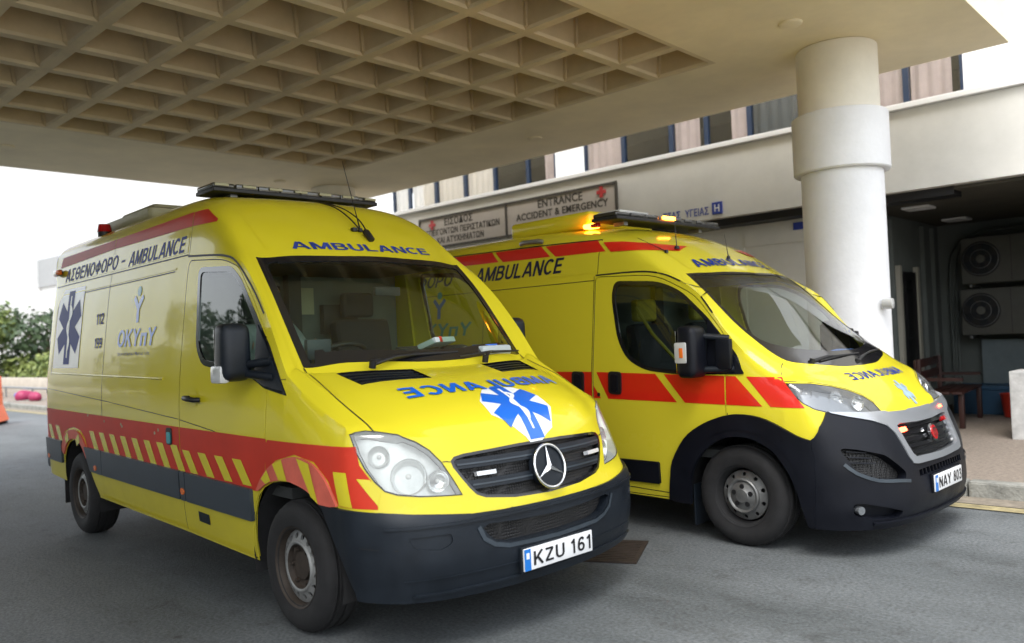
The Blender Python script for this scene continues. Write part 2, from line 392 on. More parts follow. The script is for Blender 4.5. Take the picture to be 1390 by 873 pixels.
GL = {'A': (.70, [[(.05, 0), (.33, 1)], [(.65, 0), (.37, 1)], [(.16, .30), (.54, .30)]]),
 'M': (.80, [_ST, [(.72, 0), (.72, 1)], [(.10, .99), (.40, .06)], [(.70, .99), (.40, .06)]]),
 'B': (.64, [_ST, [(.08, .92), (.36, .92), (.49, .86), (.52, .73), (.48, .60), (.36, .54), (.08, .54)], [(.30, .54), (.48, .49), (.56, .36), (.56, .24), (.48, .12), (.36, .08), (.08, .08)]]),
 'U': (.64, [[(.08, 1), (.08, .34), (.12, .18), (.20, .10), (.32, .07), (.44, .10), (.52, .18), (.56, .34), (.56, 1)]]),
 'L': (.56, [_ST, [(.08, .085), (.54, .085)]]), 'N': (.66, [_ST, [(.58, 0), (.58, 1)], [(.10, .97), (.56, .03)]]),
 'C': (.64, [ell(.34, .5, .27, .43, 42, 318)]), 'E': (.58, [_ST, [(.08, .915), (.54, .915)], [(.08, .52), (.50, .52)], [(.08, .085), (.56, .085)]]),
 'K': (.64, [_ST, [(.58, 1), (.12, .40)], [(.26, .58), (.60, 0)]]), 'Z': (.60, [[(.04, .915), (.56, .915)], [(.52, .90), (.08, .10)], [(.03, .085), (.58, .085)]]),
 'Y': (.66, [[(.04, 1), (.33, .48)], [(.62, 1), (.33, .48)], [(.33, .52), (.33, 0)]]),
 '1': (.44, [[(.06, .74), (.26, .90)], [(.28, 0), (.28, 1)]]), '6': (.62, [ell(.31, .31, .22, .235), [(.09, .33), (.10, .58), (.18, .82), (.31, .92), (.42, .91), (.52, .80)]]),
 '2': (.62, [[(.08, .70), (.12, .85), (.22, .92), (.34, .93), (.47, .87), (.52, .73), (.46, .55), (.24, .30), (.10, .12)], [(.05, .085), (.56, .085)]]),
 '8': (.62, [ell(.31, .73, .18, .19), ell(.31, .30, .23, .225)]), '0': (.62, [ell(.31, .5, .23, .42)]),
 '3': (.62, [[(.08, .76), (.14, .88), (.26, .93), (.40, .91), (.49, .80), (.47, .64), (.36, .55), (.22, .54)], [(.32, .55), (.48, .48), (.54, .34), (.51, .18), (.40, .09), (.26, .07), (.12, .12), (.06, .25)]]),
 'S': (.60, [_ST, [(.52, .915), (.06, .915)]]),
 'Σ': (.60, [[(.57, .915), (.06, .915)], [(.07, .95), (.35, .50)], [(.35, .52), (.07, .06)], [(.06, .085), (.58, .085)]]),
 'Ο': (.70, [ell(.35, .5, .28, .43)]), 'Θ': (.70, [ell(.35, .5, .28, .43), [(.20, .5), (.50, .5)]]), 'Φ': (.74, [ell(.37, .5, .29, .27), [(.37, 0), (.37, 1)]]),
 'Ρ': (.62, [_ST, [(.08, .92), (.36, .92), (.50, .86), (.54, .70), (.50, .53), (.36, .46), (.08, .46)]]),
 'π': (.60, [[(.10, 0), (.10, .70)], [(.50, 0), (.50, .70)], [(.02, .64), (.58, .64)]]), '-': (.42, [[(.06, .42), (.36, .42)]]), ' ': (.34, [])}
for a, b_ in (('Α', 'A'), ('Ε', 'E'), ('Ν', 'N'), ('Κ', 'K'), ('Υ', 'Y')): GL[a] = GL[b_]
GL['9'] = (.62, [[(.62-x, 1-y) for x, y in st] for st in GL['6'][1]])
def stroke_bm(s, w=.165, shear=0.0, gap=.10):
    # upright grotesque lettering drawn as bands; each band sits a hair above the one before
    bm = B(); x0 = 0.0
    for ch in s:
        wd, sts = GL[ch]
        for i, st in enumerate(sts):
            P = [Vector((x0+x, y)) for x, y in st]; N = len(P); prev = None
            closed = (P[0]-P[-1]).length < 1e-4
            for k in range(N):
                a = P[k-1] if k > 0 else (P[-2] if closed else None); c = P[k+1] if k < N-1 else (P[1] if closed else None); p = P[k]
                d1 = (p-a).normalized() if a is not None else None; d2 = (c-p).normalized() if c is not None else None
                t = (d1+d2).normalized() if (d1 is not None and d2 is not None) else (d1 if d1 is not None else d2)
                n = Vector((-t.y, t.x)); ref = d1 if d1 is not None else d2; cs = max(.5, abs(Vector((-ref.y, ref.x)).dot(n)))
                q = (p+n*w/2/cs, p-n*w/2/cs); z = .00030*i
                cur = [bm.verts.new((v.x+shear*v.y, v.y, z)) for v in q]
                if prev: bm.faces.new((prev[0], prev[1], cur[1], cur[0]))
                prev = cur
        x0 += wd+gap
    return bm
def bounds(bm):
    xs = [v.co.x for v in bm.verts]; ys = [v.co.y for v in bm.verts]; return min(xs), max(xs), min(ys), max(ys)
def fit(bm, x0, x1, y0, y1, flipx=False, flipy=False):
    a, b, c, d = bounds(bm)
    for v in bm.verts:
        tx = (v.co.x-a)/(b-a); ty = (v.co.y-c)/(d-c)
        if flipx: tx = 1-tx
        if flipy: ty = 1-ty
        v.co.x = x0+(x1-x0)*tx; v.co.y = y0+(y1-y0)*ty
    return bm
def decal(name, body, bm, view, m, parent, off=0.002, grid=0.05, thick=0.0, warp=None, smooth=60):
    grid = min(grid, .035) if thick == 0 else grid
    # lay a flat XY bmesh onto the body surface along the view direction
    x0, x1, y0, y1 = bounds(bm)
    for ax, lo, hi in ((0, x0, x1), (1, y0, y1)):
        k = math.floor(lo/grid)+1
        while k*grid < hi:
            p = Vector((0, 0, 0)); p[ax] = k*grid; n = Vector((0, 0, 0)); n[ax] = 1
            bmesh.ops.bisect_plane(bm, geom=bm.verts[:]+bm.edges[:]+bm.faces[:], dist=1e-6, plane_co=p, plane_no=n); k += 1
    nr = {}
    for v in bm.verts:
        u, w_ = v.co.x, v.co.y
        if warp: u, w_ = warp(u, w_)
        ex = v.co.z; p, n = project(body, view, u, w_); v.co = p + n*(off+ex+(.0012 if off > 0 else 0)); nr[v] = n
    if thick > 0:
        be = [e for e in bm.edges if len(e.link_faces) == 1]; nv = {}
        for e in be:
            for v in e.verts:
                if v not in nv: nv[v] = bm.verts.new(v.co - nr[v]*thick)
        for e in be:
            l = e.link_loops[0]; a, b = l.vert, l.link_loop_next.vert; bm.faces.new((b, a, nv[a], nv[b]))
        bmesh.ops.recalc_face_normals(bm, faces=bm.faces)
    else:
        for f in bm.faces:
            f.normal_update()
            if f.normal.dot(nr[f.verts[0]]) < 0: f.normal_flip()
    return obj(name, bm, m, parent, smooth)
def ribbon(name, body, view, pts, wid, m, parent, off=0.0015, step=0.05, closed=False):
    P = [Vector(p) for p in pts]; Q = []
    seq = list(zip(P, P[1:])) + ([(P[-1], P[0])] if closed else [])
    for a, b in seq:
        k = max(1, int((b-a).length/step))
        for i in range(k): Q.append(a.lerp(b, i/k))
    if not closed: Q.append(P[-1])
    S = [project(body, view, q.x, q.y) for q in Q]; bm = B(); prev = None; first = None; N = len(S)
    for i, (p, n) in enumerate(S):
        a = S[(i-1) % N][0] if (closed or i > 0) else p; b = S[(i+1) % N][0] if (closed or i < N-1) else p
        t = (b-a).normalized(); s = t.cross(n).normalized()
        c = (bm.verts.new(p+s*wid/2+n*off), bm.verts.new(p-s*wid/2+n*off))
        if prev: bm.faces.new((prev[0], prev[1], c[1], c[0]))
        else: first = c
        prev = c
    if closed: bm.faces.new((prev[0], prev[1], first[1], first[0]))
    return obj(name, bm, m, parent, 60)

# ---------------------------------------------------------------- van body surface
def interp(tab, z):
    # smooth monotone-ish interpolation of rows (z, a, b, ...)
    zs = [r[0] for r in tab]
    if z <= zs[0]: return Vector(tab[0][1:]) if len(tab[0]) > 2 else tab[0][1]
    if z >= zs[-1]: return Vector(tab[-1][1:]) if len(tab[-1]) > 2 else tab[-1][1]
    i = max(k for k in range(len(zs)-1) if zs[k] <= z); t = (z-zs[i])/(zs[i+1]-zs[i])
    def val(j):
        def slope(k):
            if k == 0 or k == len(zs)-1: return None
            a = (tab[k][j]-tab[k-1][j])/(zs[k]-zs[k-1]); b = (tab[k+1][j]-tab[k][j])/(zs[k+1]-zs[k])
            return 0 if a*b <= 0 else 2*a*b/(a+b)
        y0, y1 = tab[i][j], tab[i+1][j]; h = zs[i+1]-zs[i]; d = (y1-y0)/h
        m0 = slope(i); m1 = slope(i+1); m0 = d if m0 is None else m0; m1 = d if m1 is None else m1
        t2, t3 = t*t, t*t*t
        return (2*t3-3*t2+1)*y0+(t3-2*t2+t)*h*m0+(-2*t3+3*t2)*y1+(t3-t2)*h*m1
    vals = [val(j) for j in range(1, len(tab[0]))]
    return Vector(vals) if len(vals) > 1 else vals[0]
def crw(t):
    return (0.5*(-t+2*t*t-t**3), 0.5*(2-5*t*t+3*t**3), 0.5*(t+4*t*t-3*t**3), 0.5*(-t*t+t**3))
def build_half(W, rows, nose, zb, sub=6, nt=26):
    """rows: side stations, each a list of m+1 (x,y,z): shoulder -> centre line. nose: m tables for the columns after the corner plus the
    corner's own first; zb: bottom height table by x. Returns bmesh of the right half and nothing welded across y=0."""
    ns = len(rows); mrow = len(rows[0])-1
    cols = []
    for k in range(ns-1):
        x, y, z = rows[k][0]
        def f(zz, x=x, y=y, z=z, k=k):
            yy = -interp(W, zz); t = min(1, max(0, (zz-(z-0.35))/0.35))**2
            yy = yy + t*(y+interp(W, z))
            if k == 0: yy *= 0.955
            if k == 1: yy *= 0.992
            return Vector((x, yy))
        cols.append((f, z, interp(zb, x)))
    for j in range(mrow+1):
        top = rows[-1][j] if j else rows[-1][0]
        tab = nose[j] + [(top[2], top[0], top[1])]
        cols.append((lambda zz, tab=tab: interp(tab, zz), top[2], interp(zb, nose[j][0][1])))
    nc = len(cols); U = []
    for k in range(nc-1):
        for i in range(sub): U.append((k, i/sub))
    U.append((nc-2, 1.0))
    def colv(k, g):
        k = min(max(k, 0), nc-1); return g(cols[k])
    grid = []
    for (k, t) in U:
        wts = crw(t) if 0 < k < nc-2 else None
        ids = (k-1, k, k+1, k+2)
        # mirrored ghost column past the centre keeps the nose flat across y=0
        def ev(g, sgn=1):
            a = []
            for q in ids:
                if q < 0: a.append(g(cols[0])*2 - g(cols[1]) if not callable(g) else g(cols[0])*2-g(cols[1]))
                elif q >= nc:
                    v = g(cols[2*(nc-1)-q]);
                    if isinstance(v, Vector): v = Vector((v[0], -v[1]))
                    a.append(v)
                else: a.append(g(cols[q]))
            ww = crw(t); r = a[0]*ww[0]
            for i in range(1, 4): r = r + a[i]*ww[i]
            return r
        zt = ev(lambda c: c[1]); zlo = ev(lambda c: c[2]); col = []
        for i in range(nt+1):
            z = zlo+(zt-zlo)*(i/nt)
            p = ev(lambda c, i=i: c[0](c[2]+(c[1]-c[2])*(i/nt)))
            col.append(Vector((p[0], p[1], z)))
        grid.append(col)
    grid[-1] = [Vector((p.x, 0, p.z)) for p in grid[-1]]
    bm = B(); V = [[bm.verts.new(p) for p in col] for col in grid]
    for i in range(len(V)-1):
        for j in range(nt): bm.faces.new((V[i][j], V[i+1][j], V[i+1][j+1], V[i][j+1]))
    # upper sheet
    nside = (ns-1)*sub+1; UP = []
    for k in range(ns-1):
        for i in range(sub): UP.append((k, i/sub))
    UP.append((ns-2, 1.0))
    for s, (k, t) in enumerate(UP):
        ctrl = [V[s][nt].co.copy()]
        for j in range(1, mrow+1):
            q = [Vector(rows[min(max(k+d, 0), ns-1)][j]) for d in (-1, 0, 1, 2)]
            if k-1 < 0: q[0] = 2*q[1]-q[2]
            if k+2 > ns-1: q[3] = 2*q[2]-q[1]
            ctrl.append(cr(*q, t))
        prevrow = []
        for j in range(mrow):
            a = 2*ctrl[0]-ctrl[1] if j == 0 else ctrl[j-1]; b, c = ctrl[j], ctrl[j+1]
            d = ctrl[j+2] if j+2 <= mrow else Vector((ctrl[mrow-1].x, -ctrl[mrow-1].y, ctrl[mrow-1].z))
            for i in range(sub): prevrow.append(cr(a, b, c, d, i/sub))
        prevrow.append(ctrl[mrow])
        if s == len(UP)-1: rowv = [V[nside-1+i][nt] for i in range(len(prevrow))]
        else: rowv = [V[s][nt]] + [bm.verts.new((p.x, p.y if i < len(prevrow)-1 else 0, p.z)) for i, p in enumerate(prevrow) if i > 0]
        if s:
            for i in range(len(rowv)-1): bm.faces.new((last[i], rowv[i], rowv[i+1], last[i+1]))
        last = rowv
        if s == 0: rear_row = rowv
    # rear end closed as one sheet
    loop = [V[0][j] for j in range(nt+1)] + rear_row[1:]
    cbot = bm.verts.new((loop[0].co.x-0.05, 0, loop[0].co.z)); 
    cen = [bm.verts.new((loop[0].co.x-0.06, 0, v.co.z)) for v in loop[1:-1]]
    cs = [cbot]+cen+[loop[-1]]
    for i in range(len(loop)-1):
        if cs[i+1] is loop[i+1]: bm.faces.new((loop[i+1], loop[i], cs[i]))
        else: bm.faces.new((loop[i+1], loop[i], cs[i], cs[i+1]))
    fix(bm); bm.normal_update()
    # outward test
    f = max(bm.faces, key=lambda f: -f.calc_center_median().y)
    if f.normal.y > 0: bmesh.ops.reverse_faces(bm, faces=bm.faces[:])
    bm.normal_update(); return bm
# ---------------------------------------------------------------- the two van bodies (right half; y < 0 is the side seen)
def std(x, g=(-.877, 2.17), a=(-.85, 2.34), b=(-.812, 2.49), c=(-.66, 2.60), d=(-.35, 2.635), e=(0, 2.645)):
    return [(x, *g), (x, *a), (x, *b), (x, *c), (x, *d), (x, *e)]
W1 = [(.26, .935), (.35, .955), (.5, .975), (.75, .987), (1.05, .99), (1.25, .985), (1.4, .972), (1.7, .94), (2.0, .905), (2.17, .877)]
rows1 = [std(-4.60), std(-4.48), std(-3.6), std(-2.6), std(-1.9), std(-1.5, c=(-.66, 2.58), d=(-.35, 2.60), e=(0, 2.607)),
  [(-1.2, -.88, 2.155), (-1.2, -.853, 2.33), (-1.2, -.81, 2.45), (-1.2, -.66, 2.51), (-1.18, -.35, 2.535), (-1.18, 0, 2.54)],
  [(-.95, -.884, 2.125), (-.95, -.852, 2.27), (-.96, -.79, 2.34), (-.95, -.62, 2.365), (-.93, -.33, 2.38), (-.925, 0, 2.385)],
  [(-.68, -.892, 2.07), (-.71, -.84, 2.125), (-.70, -.755, 2.125), (-.64, -.55, 2.125), (-.60, -.27, 2.13), (-.585, 0, 2.13)],
  [(-.42, -.915, 1.87), (-.46, -.865, 1.90), (-.45, -.785, 1.875), (-.37, -.57, 1.875), (-.32, -.28, 1.88), (-.30, 0, 1.88)],
  [(-.2, -.942, 1.62), (-.25, -.885, 1.65), (-.24, -.80, 1.625), (-.15, -.585, 1.62), (-.09, -.29, 1.62), (-.07, 0, 1.62)],
  [(-.04, -.957, 1.40), (-.07, -.895, 1.425), (-.05, -.82, 1.39), (.05, -.6, 1.385), (.12, -.3, 1.38), (.14, 0, 1.378)],
  [(.02, -.955, 1.345), (-.01, -.89, 1.392), (0, -.82, 1.368), (.10, -.6, 1.366), (.17, -.3, 1.362), (.19, 0, 1.360)],
  [(.2, -.948, 1.235), (.22, -.88, 1.28), (.24, -.8, 1.275), (.33, -.59, 1.295), (.40, -.3, 1.30), (.42, 0, 1.30)],
  [(.36, -.94, 1.165), (.41, -.865, 1.185), (.47, -.75, 1.185), (.56, -.55, 1.205), (.64, -.28, 1.212), (.66, 0, 1.212)],
  [(.48, -.932, 1.12), (.55, -.84, 1.125), (.63, -.71, 1.115), (.73, -.52, 1.12), (.80, -.27, 1.115), (.82, 0, 1.112)],
  [(.53, -.926, 1.09), (.63, -.82, 1.075), (.73, -.67, 1.045), (.83, -.49, 1.02), (.89, -.25, 1.00), (.905, 0, .99)]]
nose1 = [
  [(.26, .62, -.955), (.5, .63, -.972), (.72, .61, -.972), (.9, .575, -.955)],
  [(.26, .76, -.86), (.5, .79, -.875), (.66, .79, -.875), (.72, .76, -.87), (.9, .70, -.85)],
  [(.26, .85, -.70), (.5, .895, -.72), (.66, .89, -.72), (.72, .86, -.71), (.9, .80, -.69)],
  [(.26, .91, -.48), (.5, .955, -.50), (.66, .955, -.50), (.72, .925, -.50), (.9, .88, -.49)],
  [(.26, .94, -.25), (.5, .99, -.26), (.66, .985, -.26), (.72, .965, -.26), (.9, .925, -.25)],
  [(.26, .95, 0), (.5, 1.0, 0), (.66, .995, 0), (.72, .975, 0), (.9, .94, 0)]]
zb1 = [(-4.6, .44), (-4.2, .43), (-3.1, .38), (-1.4, .35), (-.4, .31), (.3, .29), (.6, .30), (.8, .29), (1.0, .27)]
half1 = build_half(W1, rows1, nose1, zb1)

def std2(x, g=(-.93, 2.0), a=(-.898, 2.18), b=(-.862, 2.325), c=(-.74, 2.43), d=(-.4, 2.49), e=(0, 2.50)):
    return [(x, *g), (x, *a), (x, *b), (x, *c), (x, *d), (x, *e)]
W2 = [(.2, .965), (.3, 1.0), (.55, 1.015), (.95, 1.025), (1.15, 1.02), (1.3, 1.008), (1.5, .985), (1.8, .952), (2.0, .93)]
rows2 = [std2(-5.05), std2(-4.93), std2(-4.0), std2(-3.0), std2(-2.3), std2(-1.75, c=(-.74, 2.41), d=(-.4, 2.465), e=(0, 2.475)),
  [(-1.3, -.93, 2.0), (-1.3, -.90, 2.165), (-1.3, -.86, 2.28), (-1.29, -.74, 2.35), (-1.27, -.4, 2.40), (-1.26, 0, 2.41)],
  [(-.92, -.932, 1.995), (-.92, -.905, 2.12), (-.92, -.855, 2.19), (-.90, -.72, 2.225), (-.87, -.38, 2.255), (-.86, 0, 2.265)],
  [(-.60, -.938, 1.95), (-.62, -.90, 1.995), (-.61, -.83, 2.015), (-.56, -.67, 2.02), (-.50, -.35, 2.03), (-.48, 0, 2.035)],
  [(-.3, -.956, 1.79), (-.36, -.905, 1.83), (-.35, -.82, 1.83), (-.28, -.63, 1.825), (-.21, -.32, 1.825), (-.18, 0, 1.825)],
  [(-.08, -.98, 1.52), (-.11, -.93, 1.56), (-.08, -.845, 1.56), (0, -.65, 1.555), (.07, -.33, 1.55), (.1, 0, 1.548)],
  [(.12, -.988, 1.31), (.11, -.94, 1.37), (.13, -.865, 1.385), (.2, -.67, 1.38), (.27, -.34, 1.375), (.30, 0, 1.37)],
  [(.24, -.988, 1.215), (.28, -.935, 1.245), (.33, -.85, 1.24), (.40, -.66, 1.22), (.46, -.34, 1.205), (.49, 0, 1.20)],
  [(.32, -.987, 1.17), (.37, -.915, 1.19), (.43, -.81, 1.18), (.51, -.62, 1.155), (.57, -.32, 1.14), (.60, 0, 1.135)],
  [(.40, -.982, 1.13), (.47, -.895, 1.14), (.55, -.775, 1.115), (.63, -.58, 1.07), (.70, -.3, 1.035), (.73, 0, 1.025)],
  [(.47, -.965, 1.09), (.57, -.86, 1.08), (.67, -.72, 1.03), (.755, -.54, .955), (.815, -.28, .905), (.835, 0, .89)]]
nose2 = [
  [(.2, .58, -.965), (.35, .61, -.985), (.55, .61, -.992), (.75, .59, -.99), (.95, .54, -.98)],
  [(.2, .75, -.86), (.35, .77, -.88), (.55, .77, -.88), (.75, .73, -.87), (.92, .66, -.865)],
  [(.2, .86, -.70), (.35, .89, -.72), (.55, .88, -.72), (.75, .83, -.72), (.9, .76, -.72)],
  [(.2, .92, -.48), (.35, .955, -.5), (.55, .94, -.5), (.75, .87, -.52), (.88, .80, -.54)],
  [(.2, .94, -.25), (.35, .985, -.26), (.55, .96, -.27), (.75, .895, -.28), (.85, .84, -.28)],
  [(.2, .945, 0), (.35, .995, 0), (.55, .97, 0), (.75, .905, 0), (.83, .862, 0)]]
zb2 = [(-5.05, .36), (-2, .28), (-.5, .26), (.5, .20), (1.0, .20)]
half2 = build_half(W2, rows2, nose2, zb2)
# ---------------------------------------------------------------- shared van pieces
def diag(p, th=R(45)):
    c, s = math.cos(th), math.sin(th); return (p[0]*c-p[1]*s, p[0]*s+p[1]*c, p[2])
def cut_diag(bm, pts3, ok, th=R(45)):
    # cut in a view that looks square at the front corner
    mt = Matrix.Rotation(th, 4, 'Z'); bm.transform(mt); bm.normal_update()
    poly = [(diag(p, th)[1], p[2]) for p in pts3]
    inv = mt.inverted()
    fs = cut(bm, 'front', poly, lambda c, n: n.x > 0.05 and ok(inv @ c))
    bm.transform(inv); bm.normal_update(); return fs
def star_poly(cx, cy, rx, ry, w=0.26, flipy=False):
    out = []
    for k in range(6):
        a = math.pi/2 + k*math.pi/3; d = Vector((math.cos(a), math.sin(a))); n = Vector((-d.y, d.x))
        out += [d - n*w, d + n*w]
        b = a + math.pi/6; out.append(Vector((math.cos(b), math.sin(b)))*2*w)
    return [(cx+p.x*rx, cy+(-p.y if flipy else p.y)*ry) for p in out]
def snake(cx, cy, rx, ry, flipy=False):
    sg = -1 if flipy else 1
    st = [(-.035, -.82), (.035, -.82), (.045, .86), (-.045, .86)]
    L, Rr = [], []
    for i in range(25):
        t = i/24; y = -.62+1.22*t; x = .17*math.sin(t*3*math.pi)*(0.5+.5*t); wd = .05+.03*t
        L.append((x-wd, y)); Rr.append((x+wd, y))
    return [[(cx+a*rx, cy+sg*b*ry) for a, b in st]], [[(cx+a*rx, cy+sg*b*ry) for a, b in (L+Rr[::-1])]]
def star_of_life(body, view, cx, cy, rx, ry, parent, blue, back=None, flipy=False, off=.0022, swap=False, warp=None):
    def sw(pl): return [[(b, a) for a, b in p] for p in pl] if swap else pl
    if back: decal('emblem_background', body, flat_mesh(sw([back])), view, M['whitefilm'], parent, off, warp=warp)
    s = decal('star_of_life', body, flat_mesh(sw([star_poly(cx, cy, rx, ry, flipy=flipy)])), view, blue, parent, off+.0012, .03, warp=warp)
    a, b = snake(cx, cy, rx, ry, flipy)
    decal('staff', body, flat_mesh(sw(a)), view, M['whitefilm'], s, off+.0024, .03, warp=warp)
    decal('serpent', body, flat_mesh(sw(b)), view, M['whitefilm'], s, off+.0034, .03, warp=warp)
    return s
def tyre_bm(rad, wid, rim):
    b = B(); h = wid/2; n = 72
    prof = [(rim-.008, -h+.012), (rim+.012, -h+.002), (rim+.05, -h-.006), (rad-.06, -h-.008), (rad-.032, -h+.004), (rad-.012, -h+.022), (rad-.003, -h+.045)]
    gro = []
    for k, y in enumerate((-.055, 0.0, .055)):
        gro += [(rad, y-.010), (rad-.009, y-.007), (rad-.009, y+.007), (rad, y+.010)]
    prof = prof + gro + [(r, -y) for r, y in reversed(prof)]
    rings = add_lathe(b, prof, n)
    # shoulder tread blocks: every other sector of the shoulder rings is cut down
    for ri in (5, 6, len(rings)-7, len(rings)-6):
        for k, v in enumerate(rings[ri]):
            if k % 2 == 0:
                d = Vector((v.co.x, 0, v.co.z)).normalized(); v.co -= d*(.007 if ri in (6, len(rings)-7) else .004)
    return fix(b)
def holes_disc(b, r0, r1, y0, y1, nh, hr, rc, seg=12):
    # annulus from radius r0 to r1 with nh round holes of radius hr centred on rc
    for k in range(nh):
        a0 = 2*math.pi*k/nh; a1 = 2*math.pi*(k+1)/nh; am = (a0+a1)/2; cx, cz = rc*math.cos(am), rc*math.sin(am); pts = []
        per = seg//4
        def P_(r, a): return (r*math.cos(a), r*math.sin(a))
        for i in range(per): pts.append(P_(r1, a0+(a1-a0)*i/per))
        for i in range(per): pts.append(P_(r1+(r0-r1)*i/per, a1))
        for i in range(per): pts.append(P_(r0, a1+(a0-a1)*i/per))
        for i in range(per): pts.append(P_(r0+(r1-r0)*i/per, a0))
        inn = []
        for (x, z) in pts:
            d = Vector((x-cx, z-cz)).normalized(); inn.append((cx+d.x*hr, cz+d.y*hr))
        yy = lambda x, z: y0+(y1-y0)*((math.hypot(x, z)-r0)/(r1-r0))
        A = [b.verts.new((x, yy(x, z), z)) for x, z in pts]; I = [b.verts.new((x, yy(x, z), z)) for x, z in inn]; J = [b.verts.new((x, yy(x, z)+.012, z)) for x, z in inn]
        N = len(A)
        for i in range(N):
            j = (i+1) % N; b.faces.new((A[i], A[j], I[j], I[i])); b.faces.new((I[i], I[j], J[j], J[i]))
    bmesh.ops.remove_doubles(b, verts=b.verts, dist=1e-5)
def wheel(parent, x, y, kind, side=-1, rad=.350):
    # y is the outer face of the tyre; local -y is outboard
    wid = .225; t = empty('wheel', parent=parent, loc=(x, y-side*wid/2, rad)); t.rotation_euler = (0, 0 if side < 0 else math.pi, 0)
    if side > 0: t.rotation_euler = (0, 0, math.pi)
    obj('tyre', tyre_bm(rad, wid, .208), M['tyre'], t, 40)
    b = B(); o = -wid/2
    add_lathe(b, [(.214, o+.006), (.216, o+.0), (.209, o+.004), (.201, o+.018), (.195, o+.05), (.186, o+.075), (.186, -o-.01)], 48); fix(b)
    obj('rim_barrel', b, M['rust'] if kind == 1 else M['liner'], t, 40)
    b = B()
    if kind == 1:
        add_lathe(b, [(.118, o+.022), (.128, o+.016), (.134, o+.018), (.138, o+.026)], 48)
        holes_disc(b, .136, .192, o+.026, o+.046, 16, .0165, .161); fix(b); obj('rim_disc', b, M['steel'], t, 50)
        b = B(); add_lathe(b, [(.118, o+.022), (.112, o+.050), (.075, o+.058), (.072, o+.042), (.034, o+.040), (.0, o+.040)], 40); fix(b); obj('hub_recess', b, M['rust'], t, 40)
        b = B()
        for k in range(6):
            a = k*math.pi/3; add_cyl(b, (.093*math.cos(a), o+.053, .093*math.sin(a)), (.093*math.cos(a), o+.030, .093*math.sin(a)), .011, n=6)
        obj('wheel_nuts', b, M['rust'], t)
    else:
        holes_disc(b, .118, .172, o+.040, o+.062, 10, .0150, .148); add_lathe(b, [(.172, o+.062), (.176, o+.09)], 48); fix(b); obj('rim_disc', b, M['steel2'], t, 50)
        b = B(); add_lathe(b, [(.120, o+.04), (.122, o+.020), (.114, o+.012), (.106, o+.014), (.098, o+.024), (.05, o+.010), (.045, o+.004), (.0, o+.002)], 40); fix(b); obj('hub_cap', b, M['steel2'], t, 40)
        b = B()
        for k in range(5):
            a = k*2*math.pi/5+.3; add_cyl(b, (.066*math.cos(a), o+.0195, .066*math.sin(a)), (.066*math.cos(a), o+.010, .066*math.sin(a)), .017, n=14)
        obj('bolt_recesses', b, M['black'], t)
    b = B(); add_cyl(b, (0, -.02, 0), (0, .10, 0), .17, n=32); obj('brake_drum', b, M['liner'], t)
    return t
def arch_liner(parent, x, r=.46, half=1.0, z=.36):
    for sg in (-1, 1):
        b = B(); n = 20; A = []
        for k in range(n+1):
            a = math.pi*k/n*1.16-.25; A.append(((x+r*math.cos(a), z+r*math.sin(a))))
        rows = [[b.verts.new((px, sg*yy, pz)) for px, pz in A] for yy in (.962, .60)]
        for i in range(n): b.faces.new((rows[0][i], rows[0][i+1], rows[1][i+1], rows[1][i]))
        b.faces.new(rows[1]); obj('wheel_arch_liner', b, M['liner'], parent, 60)
def plate(parent, x, z, s, tilt, kind=0, y=0.0):
    t = box('number_plate', (x, y, z), (.012, .52, .112), M['plate'], parent, bev=.004)
    b = B(); add_box(b, (x+.0072, y-.237, z), (.002, .044, .108)); obj('plate_band', b, M['plateblue'], t)
    b = B(); add_box(b, (x+.0090, y-.237, z+.02), (.002, .02, .03)); obj('plate_band_mark', b, M['whitefilm'], t)
    a_, b2 = s.split(' ')
    for part, u0, u1 in ((a_, -.195, .035), (b2, .085, .242)):
        tb = stroke_bm(part, .15, 0, .14); fit(tb, u0, u1, -.038, .038)
        for v in tb.verts: v.co = Vector((x+.0085+v.co.z, y+v.co.x, z+v.co.y))
        obj('plate_lettering', tb, M['ink'], t)
    return t
